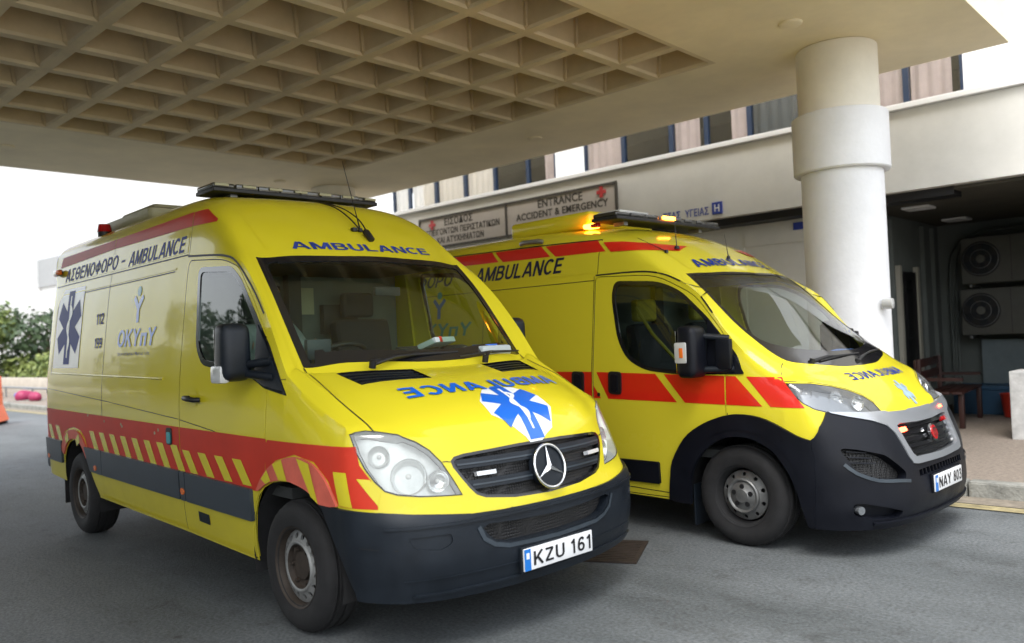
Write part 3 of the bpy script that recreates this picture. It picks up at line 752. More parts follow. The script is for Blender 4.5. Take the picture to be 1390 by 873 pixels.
def person_driver(parent_loc, rz, label):
    # seated driver seen through the windscreen: one skinned body, clothes and hair as children
    P = {'pelvis': (0, 0, .12), 'belly': (-.02, 0, .30), 'chest': (-.05, 0, .50), 'neck0': (-.03, 0, .64), 'neck': (-.01, 0, .70), 'head0': (.01, 0, .76), 'head1': (.02, 0, .86), 'head2': (.01, 0, .92),
         'sR': (-.04, -.17, .60), 'eR': (.12, -.25, .40), 'wR': (.34, -.16, .46), 'hR': (.42, -.14, .50), 'sL': (-.04, .17, .60), 'eL': (.12, .25, .40), 'wL': (.34, .16, .46), 'hL': (.42, .14, .50),
         'kR': (.44, -.12, .16), 'aR': (.60, -.12, -.24), 'tR': (.74, -.12, -.28), 'kL': (.44, .12, .16), 'aL': (.60, .12, -.24), 'tL': (.74, .12, -.28), 'qR': (.05, -.10, .12), 'qL': (.05, .10, .12)}
    Rad = {'pelvis': .15, 'belly': .135, 'chest': .15, 'neck0': .065, 'neck': .055, 'head0': .072, 'head1': .092, 'head2': .075, 'sR': .065, 'eR': .045, 'wR': .03, 'hR': .035, 'sL': .065, 'eL': .045, 'wL': .03, 'hL': .035,
           'kR': .07, 'aR': .045, 'tR': .04, 'kL': .07, 'aL': .045, 'tL': .04, 'qR': .09, 'qL': .09}
    E_ = [('pelvis', 'belly'), ('belly', 'chest'), ('chest', 'neck0'), ('neck0', 'neck'), ('neck', 'head0'), ('head0', 'head1'), ('head1', 'head2'), ('chest', 'sR'), ('sR', 'eR'), ('eR', 'wR'), ('wR', 'hR'),
          ('chest', 'sL'), ('sL', 'eL'), ('eL', 'wL'), ('wL', 'hL'), ('pelvis', 'qR'), ('qR', 'kR'), ('kR', 'aR'), ('aR', 'tR'), ('pelvis', 'qL'), ('qL', 'kL'), ('kL', 'aL'), ('aL', 'tL')]
    def skin(name, keys, edges, rs, m, add=0.0, root=None, extra=None):
        me = bpy.data.meshes.new(name); idx = {k: i for i, k in enumerate(keys)}
        vs = [P[k] for k in keys]; es = [(idx[a], idx[b]) for a, b in edges]
        rad = [rs[k]+add for k in keys]
        if extra:
            for base, pts in extra:
                pr = idx[base]
                for p, r in pts: vs.append(p); rad.append(r); es.append((pr, len(vs)-1)); pr = len(vs)-1
        me.from_pydata(vs, es, []); o = bpy.data.objects.new(name, me); COL.objects.link(o)
        md = o.modifiers.new('skin', 'SKIN'); md.use_smooth_shade = True
        for i, v in enumerate(me.skin_vertices[0].data): v.radius = (rad[i], rad[i]); v.use_root = (i == idx.get(root, 0))
        o.modifiers.new('sub', 'SUBSURF').levels = 2
        dg = bpy.context.evaluated_depsgraph_get(); me2 = bpy.data.meshes.new_from_object(o.evaluated_get(dg)); bpy.data.objects.remove(o)
        me2.materials.clear(); me2.name = name; return link(name, me2, m, None, 180)
    fing = []
    for sd_, hk in ((-1, 'hR'), (1, 'hL')):
        hx, hy, hz = P[hk]
        for k in range(4): fing.append((hk, [((hx+.03, hy-sd_*(.02-.013*k), hz+.035), .010), ((hx+.055, hy-sd_*(.02-.013*k), hz+.028-.003*k), .009), ((hx+.06, hy-sd_*(.02-.013*k), hz+.002), .008)]))
        fing.append((hk, [((hx-.005, hy-sd_*.03, hz+.03), .011), ((hx+.02, hy-sd_*.045, hz+.045), .009)]))
    body = skin('person', list(P), E_, Rad, M['skin'], 0, 'pelvis', fing)
    body.location = parent_loc; body.rotation_euler = (0, 0, rz); tag(body, label, 'person')
    tor = ['pelvis', 'belly', 'chest', 'neck0', 'sR', 'eR', 'wR', 'sL', 'eL', 'wL']
    s = skin('shirt', tor, [e for e in E_ if e[0] in tor and e[1] in tor], Rad, M['shirt'], .014, 'pelvis'); s.parent = body
    leg = ['pelvis', 'qR', 'kR', 'aR', 'tR', 'qL', 'kL', 'aL', 'tL']
    s = skin('trousers', leg, [e for e in E_ if e[0] in leg and e[1] in leg], Rad, M['trouser'], .012, 'pelvis'); s.parent = body
    b = B(); bmesh.ops.create_uvsphere(b, u_segments=20, v_segments=12, radius=.103, matrix=Matrix.Translation((-.012, 0, .885)) @ Matrix.Diagonal((1.02, .9, 1.02, 1)))
    bmesh.ops.delete(b, geom=[f for f in b.faces if f.calc_center_median().z < .845+.9*max(0, f.calc_center_median().x)], context='FACES'); obj('hair', b, M['hair'], body, 180)
    b = B()
    for sy in (-1, 1): bmesh.ops.create_uvsphere(b, u_segments=10, v_segments=8, radius=.014, matrix=Matrix.Translation((.098, sy*.033, .855)))
    obj('eyes', b, M['ink'], body, 180)
    b = B(); bmesh.ops.create_cone(b, cap_ends=True, segments=8, radius1=.018, radius2=.006, depth=.045, matrix=Matrix.Translation((.112, 0, .83)))
    bmesh.ops.create_uvsphere(b, u_segments=8, v_segments=6, radius=.02, matrix=Matrix.Translation((.0, .092, .83)) @ Matrix.Diagonal((.7, .4, 1.3, 1)))
    bmesh.ops.create_uvsphere(b, u_segments=8, v_segments=6, radius=.02, matrix=Matrix.Translation((.0, -.092, .83)) @ Matrix.Diagonal((.7, .4, 1.3, 1)))
    obj('nose_and_ears', b, M['skin'], body, 180)
    b = B(); add_box(b, (.103, 0, .797), (.012, .045, .008), bev=.003); obj('mouth', b, M['hair'], body)
    return body
def seat(parent, x, y, z, back=M['seat'], head=M['seat'], name='seat'):
    s = box(name, (x, y, z), (.50, .50, .14), M['seat'], parent, bev=.05, seg=3)
    box('seat_back', (x-.27, y, z+.36), (.13, .48, .66), back, s, ry=R(-10), bev=.05, seg=3)
    box('headrest', (x-.35, y, z+.80), (.09, .27, .19), head, s, bev=.04, seg=3)
    box('seat_base', (x, y, z-.22), (.40, .40, .30), M['cabindark'], s); return s
def steering(parent, x, y, z):
    pts = []; c = Vector((x, y, z)); ax = Vector((-math.cos(R(58)), 0, math.sin(R(58)))); u = Vector((0, 1, 0)); v = ax.cross(u)
    for k in range(32):
        a = 2*math.pi*k/32; pts.append(c+u*.20*math.cos(a)+v*.20*math.sin(a))
    t = tube('steering_wheel', pts, .016, M['black'], parent, 8, True)
    b = B()
    for a in (0, 2.1, 4.2): add_cyl(b, c, c+u*.19*math.cos(a)+v*.19*math.sin(a), .014, n=8)
    add_cyl(b, c-ax*.02, c+ax*.02, .06, n=16); add_cyl(b, c, c-ax*.35, .03, n=10); obj('steering_spokes', b, M['cabindark'], t); return t
def wiper(parent, a, b_, c, m=None):
    # pivot a, blade from b_ to c
    a, b_, c = Vector(a), Vector(b_), Vector(c); mid = (b_+c)/2
    b = B(); add_tube(b, [a, a.lerp(mid, .5)+Vector((.01, 0, .02)), mid+Vector((.01, 0, .012))], [.014, .010, .006], 6)
    add_tube(b, [b_, (b_+c)/2+Vector((.006, 0, .010)), c], [.006, .010, .006], 6); add_cyl(b, a-Vector((0, 0, .02)), a+Vector((.01, 0, .02)), .02, n=12)
    return obj('wiper', b, M['black'], parent, 60)
def mirror_housing(parent, c, s, m, arms, lens, yawd=0):
    t = B(); add_box(t, c, s, rz=R(yawd), bev=min(s)*.38, seg=4)
    for v in t.verts:      # crowned front and a slightly narrower top
        k = (v.co.z-c[2])/(s[2]/2); v.co.x += .02*(1-k*k); v.co.y = c[1]+(v.co.y-c[1])*(1-.06*max(0, k))
    o = obj('door_mirror', t, m, parent, 50)
    for a, b_ in arms: tube('mirror_arm', [a, b_], .024, M['plastic'], o, 10)
    box('mirror_glass', (c[0]-s[0]/2-.002+.006, c[1], c[2]), (.006, s[1]*.8, s[2]*.8), M['chrome'], o, bev=.002)
    return o
def bvh_of(bm): return BVHTree.FromBMesh(bm)
def lamp(parent, name, faces_bm, bowls, mat_house, depth=.07, rim=.012):
    # clear cover, dark rubber edge, reflecting housing behind it and round reflector bowls
    hb = faces_bm.copy(); shift_in(hb, depth, .97); cov = faces_bm
    h0 = faces_bm.copy(); h0.normal_update()
    wall = B()
    be = [e for e in h0.edges if len(e.link_faces) == 1]
    for e in be:
        a, b_ = e.verts; ia, ib = a.co - a.normal*.004, b_.co - b_.normal*.004; ja, jb = a.co - a.normal*depth, b_.co - b_.normal*depth
        wall.faces.new([wall.verts.new(p) for p in (ia, ib, jb, ja)])
    bmesh.ops.remove_doubles(wall, verts=wall.verts, dist=1e-5); fix(wall)
    edge = B()
    for e in be:
        a, b_ = e.verts; ca = sum((v.co for v in h0.verts), Vector())/len(h0.verts)
        pa = a.co+a.normal*.003; pb = b_.co+b_.normal*.003
        qa = pa+(ca-pa).normalized()*rim*.6; qb = pb+(ca-pb).normalized()*rim*.6
        edge.faces.new([edge.verts.new(p) for p in (pa, pb, qb, qa)])
    bmesh.ops.remove_doubles(edge, verts=edge.verts, dist=1e-5); fix(edge)
    root = obj(name, hb, mat_house, parent, 60)
    obj('lamp_wall', wall, mat_house, root, 60); obj('lamp_seal', edge, M['black'], root, 60)
    for (c, d, r, mt_) in bowls:
        d = Vector(d).normalized(); b = B(); q = d.to_track_quat('Z', 'Y').to_matrix().to_4x4(); prof = []
        for k in range(9): a = k/8*1.25; prof.append((r*math.sin(a)/math.sin(1.25), -r*.9*(math.cos(a)-math.cos(1.25))))
        prof.append((r*1.06, .004)); prof.append((r*1.10, -.004))
        rr = add_lathe(b, [(max(p[0], .0008), p[1]) for p in prof], 28, 'z'); b.transform(Matrix.Translation(c) @ q); fix(b); obj('reflector_bowl', b, mt_, root, 60)
        b = B(); bmesh.ops.create_uvsphere(b, u_segments=14, v_segments=8, radius=r*.22, matrix=Matrix.Translation(Vector(c)-d*r*.35)); obj('bulb', b, M['clearlens'], root, 60)
    obj('lamp_cover', cov, M['lampglass'], root, 60); return root
def light_bar(name, parent, c, L, D, H, lens, glow=None, segs=8, feet=True):
    t = box(name, (c[0], c[1], c[2]-H*.28), (D, L, H*.42), M['black'], parent, bev=H*.15, seg=3)
    for k in range(segs):
        y = c[1]-L/2+(k+.5)*L/segs
        if k in (0, segs-1):
            b = B(); add_box(b, (c[0], y, c[2]+H*.14), (D*.90, L/segs*.98, H*.5), bev=H*.24, seg=4); obj('lens_section', b, lens, t, 50)
        else: box('lens_section', (c[0], y, c[2]+H*.14), (D*.96, L/segs*.965, H*.5), lens, t, bev=H*.12, seg=2)
        if glow and k in glow: pass
    if feet:
        for sy in (-1, 1): box('mounting_foot', (c[0], c[1]+sy*L*.36, c[2]-H*.62), (D*.4, .05, H*.5), M['steelplain'], t)
    return t
def antenna(parent, base, tip, rb=.018, name='antenna'):
    b = B(); base = Vector(base); tip = Vector(tip)
    add_cyl(b, base-Vector((0, 0, .012)), base+Vector((0, 0, .012)), rb, rb*.7, 14)
    add_tube(b, [base, base.lerp(tip, .15), tip], [.007, .004, .0016], 6); return obj(name, b, M['black'], parent, 50)

# ---------------------------------------------------------------- first ambulance (three-pointed star, nearest the camera)
A1 = empty('ambulance', "nearer yellow ambulance with a three-pointed star on its grille and number plate KZU 161", 'ambulance', (-3.8231, 3.3106, 0), -.05, 'ambulances parked under the canopy')
full1 = mirror(half1.copy()); bv1 = bvh_of(full1)
h = half1.copy()
side_ok = lambda c, n: n.y < -0.25 and c.y < -.5
# wheel arches
ARC_F = [(-.44, .15), (-.425, .40), (-.40, .576), (-.334, .70), (-.26, .752), (-.169, .787), (-.07, .804), (.036, .808), (.13, .800), (.222, .777), (.30, .745), (.358, .711), (.405, .64), (.442, .575), (.524, .462), (.60, .345), (.64, .15)]
ARC_R = [(-4.06, .15), (-4.04, .50), (-4.0, .64), (-3.93, .72), (-3.84, .777), (-3.69, .81), (-3.53, .785), (-3.44, .73), (-3.37, .65), (-3.28, .52), (-3.19, .42), (-3.14, .35), (-3.12, .15)]
bmesh.ops.delete(h, geom=cut(h, 'side', ARC_F, side_ok), context='FACES')
bmesh.ops.delete(h, geom=cut(h, 'side', ARC_R, side_ok), context='FACES')
# windscreen
WS1 = smooth2([(-.653, -.795), (-.50, -.812), (-.30, -.824), (-.066, -.832)], 3, False)[:-1] + smooth2([(-.066, -.832), (-.03, -.74), (.03, -.56), (.075, -.38), (.112, -.18), (.122, .02)], 3, False)
WS1 += smooth2([(-.545, .02), (-.552, -.25), (-.588, -.5), (-.625, -.68), (-.653, -.795)], 3, False)[:-1]
wsok = lambda c, n: n.z > .15 and c.z > 1.33
f = cut(h, 'top', WS1, wsok); ws = take(h, f)
WS1i = []
for (x, y) in WS1:
    d = .035 + (.025 if x > -.07 else 0)
    WS1i.append((x-d if x > -.2 and y > -.80 else (x+.045 if x < -.52 else x), y+.045 if y < -.70 else y))
inner = take(ws, cut(ws, 'top', [(min(max(x, -.60), .09), y) for x, y in WS1i]))
# front corner lamps
LAMP1 = [(.527, -.931, 1.081), (.544, -.908, 1.090), (.571, -.870, 1.095), (.611, -.824, 1.088), (.672, -.746, 1.068), (.734, -.681, 1.028), (.780, -.637, .986), (.830, -.602, .924), (.871, -.570, .843), (.902, -.539, .763), (.868, -.641, .769), (.823, -.739, .776), (.764, -.826, .791), (.720, -.870, .811), (.674, -.896, .856), (.625, -.915, .915), (.572, -.927, .994)]
lf = take(h, cut_diag(h, LAMP1, lambda c: c.x > .4 and c.y < -.45))
# grille opening
GR1 = [(.03, .972), (-.172, .970), (-.40, .960), (-.49, .955), (-.54, .945), (-.562, .925), (-.557, .895), (-.53, .845), (-.495, .79), (-.465, .755), (-.42, .735), (-.246, .711), (.03, .70)]
fok = lambda c, n: n.x > 0.02 and c.x > .3
gr = take(h, cut(h, 'front', GR1, fok))
# bumper
BU1 = [(-1.1, .728), (-.984, .728), (-.906, .716), (-.793, .699), (-.524, .675), (-.263, .667), (.03, .665), (.03, .1), (-1.1, .1)]
bu = take(h, cut(h, 'front', BU1, lambda c, n: c.x > .30 and (n.x > .02 or n.y < -.3)))
AI1 = [(.03, .597), (-.27, .606), (-.44, .616), (-.475, .60), (-.445, .56), (-.40, .526), (-.323, .508), (-.074, .502), (.03, .502)]
ai = take(bu, cut(bu, 'front', AI1, fok))
FB1 = roundpoly([(-.83, .60), (-.64, .60), (-.635, .555), (-.69, .53), (-.80, .545)], .02, 3)
fb = take(bu, cut(bu, 'front', FB1, fok))
# bonnet vents and bonnet
VE = [[(.063, -.705), (.170, -.270), (.355, -.273), (.262, -.674)]]
vent_bms = [take(h, cut(h, 'top', v, lambda c, n: n.z > .2)) for v in VE]
HO1 = [(.16, .02), (.10, -.30), (-.00, -.64), (-.045, -.80), (-.045, -.836), (.076, -.842), (.253, -.855), (.439, -.848), (.585, -.838), (.625, -.81), (.672, -.755), (.734, -.69), (.780, -.645), (.815, -.620), (.83, -.56), (.85, -.45), (.885, -.25), (.90, .02)]
# front door
DOOR1 = roundpoly([(-1.42, .335), (-1.42, 2.13), (-.88, 2.085), (-.66, 2.02), (-.46, 1.83), (-.25, 1.60), (-.21, 1.45), (-.202, 1.26), (-.235, .996), (-.29, .76), (-.40, .62), (-.445, .42), (-.45, .32)], [.0, .06, .12, .05, .05, .05, .04, .02, .05, .05, .05, .0, 0])
dr = take(h, cut(h, 'side', DOOR1, side_ok))
WIN1 = roundpoly([(-1.245, 2.065), (-.76, 2.03), (-.62, 1.95), (-.20, 1.53), (.0, 1.262), (-.242, 1.30), (-.42, 1.365), (-.60, 1.40), (-.90, 1.412), (-1.08, 1.43), (-1.19, 1.54)], [.07, .06, .08, .02, .005, .02, .05, .05, .05, .06, .08])
WIN1 = [(min(x, -.225), z) if False else (x, z) for x, z in WIN1]
win_d = [(x, z) for x, z in WIN1]
seam = take(dr, [f for f in dr.faces if True and not in_poly(f.calc_center_median().x, f.calc_center_median().z, DOOR1)]) if False else None
inn = cut(dr, 'side', inset(DOOR1, .006), side_ok); keep = set(inn)
sm = take(dr, [f for f in dr.faces if f not in keep])
wf = take(dr, cut(dr, 'side', win_d, side_ok))
wb = take(h, cut(h, 'side', win_d, side_ok))     # tip of the sail that reaches past the door edge
wfi = take(wf, cut(wf, 'side', [(x, z) for x, z in roundpoly([(-1.205, 2.03), (-.77, 1.995), (-.64, 1.92), (-.36, 1.63), (-.345, 1.375), (-.60, 1.435), (-.90, 1.447), (-1.06, 1.463), (-1.155, 1.56)], .05)], side_ok))
for sg, nm in ((-1, 'right'), (1, 'left')):
    g = (lambda b: b.copy()) if sg < 0 else flip
    d = obj('front_door', panel(g(dr), 0, .02), M['yellow'], A1, 40)
    obj('window_seal', panel(g(wf), .002, .012), M['gloss'], d, 40)
    gl = g(wfi); shift_in(gl, .004); obj('window_glass', gl, M['sideglass'], d, 40)
    s2 = g(sm); shift_in(s2, .010); obj('door_gap', s2, M['black'], A1, 40)
    q = g(wb)
    if len(q.faces): obj('mirror_sail', panel(q, .002, .01), M['gloss'], A1, 40)
    lb = g(lf)
    bowls = []
    for (c, dd, r, mt_) in ((( .735, -.735, .862), (1, -.55, .12), .082, M['reflector']), ((.825, -.625, .835), (1, -.4, .1), .050, M['reflector']), ((.62, -.83, .965), (.8, -.8, .2), .050, M['lamphouse'])):
        bowls.append(((c[0], c[1]*(1 if sg < 0 else -1), c[2]), (dd[0], dd[1]*(1 if sg < 0 else -1), dd[2]), r, mt_))
    lamp(A1, 'headlight', lb, bowls, M['lamphouse'], .065)
    for vb in vent_bms:
        v = g(vb); vv = v.copy(); obj('bonnet_vent', panel(shift_in(v, .012), 0, -.014), M['gloss'], A1, 30)
        vv.free()
for k in range(4):
    t0 = .15+.23*k
    for sg in (1, -1):
        a = Vector((.063+(.262-.063)*t0, -.70+(.03)*t0)); b_ = Vector((.170+(.355-.170)*t0, -.272))
        pts = [(a.x, sg*a.y), (b_.x, sg*b_.y)]
        decal('vent_slat', bv1, flat_mesh([[(a.x, sg*(a.y+.01)), (b_.x, sg*(b_.y-.01)), (b_.x+.012, sg*(b_.y-.01)), (a.x+.012, sg*(a.y+.01))][::sg]]), 'top', M['plastic'], A1, -.004, .08, .006)
obj('bonnet_and_body', mirror(h), M['yellow'], A1, 40).name = 'body_shell'
obj('windscreen_surround', mirror(panel(ws, .0015, .01)), M['gloss'], A1, 40)
shift_in(inner, .003); 
for v in inner.verts:
    if abs(v.co.y) < .003: v.co.y = 0
obj('windscreen', mirror(inner), M['wsglass'], A1, 40)
# the bumper, its intake and blanking caps
bumper = obj('front_bumper', mirror(panel(bu, .016, .06)), M['plastic'], A1, 35)
M['mesh'] = mat('black_grille_mesh', (.010, .010, .011), .45)
nt = M['mesh'].node_tree; b_ = nt.nodes['Principled BSDF']; vo = node(nt, 'ShaderNodeTexVoronoi', feature='DISTANCE_TO_EDGE', Scale=62.0, Randomness=.12); tc = node(nt, 'ShaderNodeTexCoord')
nt.links.new(tc.outputs['Object'], vo.inputs['Vector']); bp = node(nt, 'ShaderNodeBump', Strength=.9); bp.inputs['Distance'].default_value = .01; nt.links.new(vo.outputs['Distance'], bp.inputs['Height']); nt.links.new(bp.outputs[0], b_.inputs['Normal'])
shift_in(ai, .035); 
for v in ai.verts:
    if abs(v.co.y) < .003: v.co.y = 0
obj('intake_mesh', mirror(ai), M['mesh'], bumper, 40)
for q in (fb.copy(), flip(fb)): obj('fog_lamp_blank', panel(q, .008, .02), M['plastic'], bumper, 40)
fb.free()
for z0, z1, ym, of in ((.640, .652, .90, .026), (.395, .401, .84, .020), (.318, .330, .80, .026)):
    decal('bumper_crease', bv1, flat_mesh([[(-ym, z0), (ym, z0), (ym, z1), (-ym, z1)]]), 'front', M['plastic'], bumper, of, .08, .014)
for sg in (-1, 1): ribbon('bumper_gap', bv1, 'front', [(sg*-.86, .545), (sg*-.93, .55), (sg*-.965, .555)], .005, M['black'], bumper, .0185)
# intake lip
lip = [(-.50, .61), (-.47, .548), (-.415, .512), (-.33, .492), (0, .484), (.33, .492), (.415, .512), (.47, .548), (.50, .61)]
ribbon('intake_lip', bv1, 'front', lip, .022, M['mould'], bumper, .0215)
# grille
gb = gr.copy(); shift_in(gb, .04)
for v in gb.verts:
    if abs(v.co.y) < .003: v.co.y = 0
G = obj('grille', mirror(gb), M['mesh'], A1, 40)
fr = gr.copy(); bmesh.ops.delete(fr, geom=cut(fr, 'front', inset([(y if y < 0.02 else .2, z) for y, z in GR1], .014), fok), context='FACES'); obj('grille_frame', mirror(panel(fr, -.001, .03)), M['gloss'], G, 40); gr.free()
for z0, z1, yl, yr in ((.885, .930, -.545, .545), (.782, .826, -.485, .485)):
    decal('grille_bar', bv1, flat_mesh([[(yl, z0), (yr, z0), (yr+.012, z1), (yl-.012, z1)]]), 'front', M['plastic'], G, -.006, .06, .03)
    decal('grille_bar_ridge', bv1, flat_mesh([[(yl+.01, z0+.016), (yr-.01, z0+.016), (yr-.01, z0+.024), (yl+.01, z0+.024)]]), 'front', M['mould'], G, -.001, .06, .006)
for y0, y1 in ((-.445, -.335), (.375, .50)):
    decal('strobe_light', bv1, flat_mesh([[(y0, .842), (y1, .842), (y1, .862), (y0, .862)]]), 'front', M['whiteglow'], G, .004, .06, .03)
b = B(); pts = [(0, .112*math.cos(a), .112*math.sin(a)) for a in [2*math.pi*k/48 for k in range(48)]]
cB = Vector((.965, 0, .838)); tl = Matrix.Rotation(R(-14), 4, 'Y')
add_tube(b, [cB+Vector((.018, 0, 0))+tl@Vector(p) for p in pts], .0085, 8, True)
for k in range(3):
    a = math.pi/2+k*2*math.pi/3; d = Vector((0, math.cos(a), math.sin(a))); n = Vector((0, -math.sin(a), math.cos(a)))
    tip = d*.108; base = [n*.017, -n*.017]; top = Vector((.012, 0, 0))
    vs = [b.verts.new(cB+Vector((.018, 0, 0))+tl@q) for q in (tip, base[0], base[1], top, Vector((-.008, 0, 0)))]
    for t_ in ((0, 1, 3), (0, 3, 2), (0, 4, 1), (0, 2, 4), (1, 4, 3), (2, 3, 4)): b.faces.new([vs[i] for i in t_])
obj('star_badge', b, M['chrome'], G, 50)
cyl('badge_disc', cB+tl@Vector((-.03, 0, 0)), cB+tl@Vector((.008, 0, 0)), .108, M['plastic'], G, n=40)
plate(A1, 1.022, .400, 'KZU 161', 0)
box('plate_holder', (1.008, 0, .400), (.02, .54, .13), M['plastic'], A1, bev=.006)
# side mouldings
def strip(body, name, view, x0, x1, zt0, zt1, zb0, zb1, m, parent, off, thick, rd=.012):
    return decal(name, body, flat_mesh([roundpoly([(x0, zb0), (x1, zb1), (x1, zt1), (x0, zt0)], rd, 3)]), view, m, parent, off, .09, thick, smooth=35)
for x0, x1 in ((-4.57, -4.05), (-3.40, -2.975), (-2.965, -1.43), (-1.41, -1.335), (-1.325, -.41)):
    f_t = lambda x: .728+(.767-.728)*(-.39-x)/3.0; f_b = lambda x: .544+(.574-.544)*(-.39-x)/3.0
    cutx = -3.27 if x0 == -3.40 else x0
    mo = decal('side_moulding', bv1, flat_mesh([roundpoly([(cutx, f_b(x0)), (x1, f_b(x1)), (x1, f_t(x1)), (x0, f_t(x0))], .010, 3)]), 'side', M['mould'], A1, .020, .09, .03, smooth=35)
    decal('side_moulding', bv1, flat_mesh([roundpoly([(cutx, f_b(x0)), (x1, f_b(x1)), (x1, f_t(x1)), (x0, f_t(x0))], .010, 3)]), 'left', M['mould'], A1, .020, .09, .03, smooth=35)
for x in (-1.372, -3.13, -4.47): decal('side_marker', bv1, flat_mesh([[(x+.032*math.cos(a), .615+.022*math.sin(a)) for a in [k*math.pi/6 for k in range(12)]]]), 'side', M['amber'], A1, .024, .2, .01)
ribbon('sill_edge', bv1, 'side', [(-3.12, .385), (-1.42, .357), (-.46, .33)], .02, M['yellow'], A1, .012)
decal('sill_vent', bv1, flat_mesh([[(-1.19, .44), (-1.03, .435), (-1.03, .50), (-1.19, .505)]]), 'side', M['plastic'], A1, .003, .2)
# red band, chevrons, flare films (right side carries the full livery; left side the band)
def band(view):
    decal('red_band', bv1, flat_mesh([[(-4.59, .735), (-4.05, .735), (-4.04, .78), (-3.98, .86), (-3.85, .895), (-3.69, .915), (-3.52, .895), (-3.40, .83), (-3.34, .74), (-1.425, .735), (-1.425, 1.027), (-4.59, 1.052)]]), view, M['red'], A1, .0016, .08)
    decal('red_band', bv1, flat_mesh([[(-1.415, .735), (-.345, .72), (-.34, .74), (-.25, .83), (-.215, .99), (-.222, 1.022), (-1.415, 1.027)]]), view, M['red'], A1, .0016, .08)
    decal('red_band', bv1, flat_mesh([[(-.24, .845), (-.116, .912), (.088, .958), (.28, .934), (.412, .852), (.497, .74), (.715, .732), (.695, .80), (.66, .865), (.60, .935), (.565, 1.022), (-.205, 1.018), (-.228, .985)]]), view, M['red'], A1, .0016, .08)
band('side'); band('left')
for k in [-4.50+.243*i for i in range(13)] + [-1.385, -1.140, -.895, -.650]:
    if -4.22 < k < -3.36: continue
    zt = .905 if k < -1.4 else .882
    decal('chevron', bv1, flat_mesh([[(k+.13, .742), (k+.24, .742), (k+.115, zt), (k, zt)]]), 'side', M['yellow'], A1, .0030, .2)
def arcflare(view, outer, inner_, name, m, off, thick): return decal(name, bv1, flat_mesh([outer+inner_[::-1]]), view, m, A1, off, .07, thick, smooth=40)
M['redlight'] = mat('worn_red_film', (0.62, 0.13, 0.09), 0.45, spec=.2, noise=.2, scale=5)
FO = smooth2([(-.348, .728), (-.249, .828), (-.116, .90), (.088, .947), (.27, .924), (.406, .844), (.491, .736)], 3, False)
FI = smooth2([(-.32, .728), (-.26, .760), (-.169, .792), (-.07, .809), (.036, .813), (.222, .782), (.355, .716)], 3, False)
for v_ in ('side', 'left'): arcflare(v_, FO, FI, 'wheel_flare', M['redlight'], .014, .02)
for a0, a1, a2, a3 in (((-.27, .80), (-.20, .855), (-.16, .80), (-.22, .775)), ((-.13, .893), (-.03, .925), (.02, .815), (-.07, .812)), ((.13, .945), (.25, .925), (.33, .73), (.26, .762))):
    decal('flare_chevron', bv1, flat_mesh([[a0, a3, a2, a1]]), 'side', M['yellow'], A1, .0165, .1)
RO = smooth2([(-4.07, .70), (-3.98, .82), (-3.85, .875), (-3.69, .89), (-3.53, .87), (-3.42, .81), (-3.33, .72)], 3, False)
RI = smooth2([(-4.0, .66), (-3.93, .735), (-3.84, .785), (-3.69, .817), (-3.53, .79), (-3.44, .735), (-3.37, .67)], 3, False)
for v_ in ('side', 'left'): arcflare(v_, RO, RI, 'wheel_flare', M['redlight'], .014, .02)
for x0 in (-3.93, -3.62): decal('flare_chevron', bv1, flat_mesh([[(x0, .815), (x0+.03, .76), (x0+.12, .80), (x0+.09, .87)]]), 'side', M['yellow'], A1, .0165, .1)
decal('chevron', bv1, flat_mesh([[(.600, .872), (.655, .868), (.708, .805), (.712, .748)][::-1]]), 'side', M['yellow'], A1, .0030, .1)
for x0, zt in ((.50, .90),): decal('chevron', bv1, flat_mesh([[(x0+.005, .742), (x0+.10, .738), (x0+.045, zt), (x0-.045, zt)]]), 'side', M['yellow'], A1, .0030, .1)
# upper red stripe and lettering
for v_ in ('side',):
    decal('roof_stripe', bv1, flat_mesh([[(-4.45, 2.345), (-2.965, 2.372), (-2.965, 2.447), (-4.40, 2.44)]]), v_, M['red'], A1, .0016, .08)
    decal('roof_stripe', bv1, flat_mesh([[(-2.955, 2.372), (-1.435, 2.36), (-1.435, 2.458), (-2.955, 2.447)]]), v_, M['red'], A1, .0016, .08)
    decal('roof_stripe', bv1, flat_mesh([[(-1.425, 2.36), (-1.07, 2.345), (-1.06, 2.36), (-1.24, 2.452), (-1.425, 2.456)]]), v_, M['red'], A1, .0016, .08)
def letter(body, s, view, x0, x1, z0, z1, m, parent, bold=.02, shear=0, off=.0024, flipx=False, name='lettering', spacing=1.0, swap=False, warp=None, slope=0.0, flipy=False, grid=.05):
    t = stroke_bm(s, .165, shear) if all(c in GL for c in s) else text_bm(s, 1, bold, shear, spacing)
    fit(t, x0, x1, z0, z1, flipx, flipy)
    if slope:
        for v in t.verts: v.co.y += slope*(v.co.x-x0)
    if swap:
        for v in t.verts: v.co.x, v.co.y = v.co.y, v.co.x
    return decal(name, body, t, view, m, parent, off, grid, warp=warp)
t = decal('lettering_backing', bv1, flat_mesh([[(-4.30, 2.19), (-1.46, 2.185), (-1.46, 2.325), (-4.30, 2.325)]]), 'side', M['yellow'], A1, .001, .08)
M['textblue'] = mat('faded_blue_film', (.035, .06, .28), .5, noise=.5, spec=.15, scale=7)
letter(bv1, 'ΑΣΘΕΝΟΦΟΡΟ', 'side', -4.24, -2.84, 2.195, 2.315, M['textblue'], A1, .018, .15)
letter(bv1, 'AMBULANCE', 'side', -2.60, -1.50, 2.19, 2.305, M['blue'], A1, .02, .2)
decal('lettering', bv1, flat_mesh([[(-2.765, 2.240), (-2.685, 2.240), (-2.68, 2.258), (-2.76, 2.258)]]), 'side', M['blue'], A1, .0024)
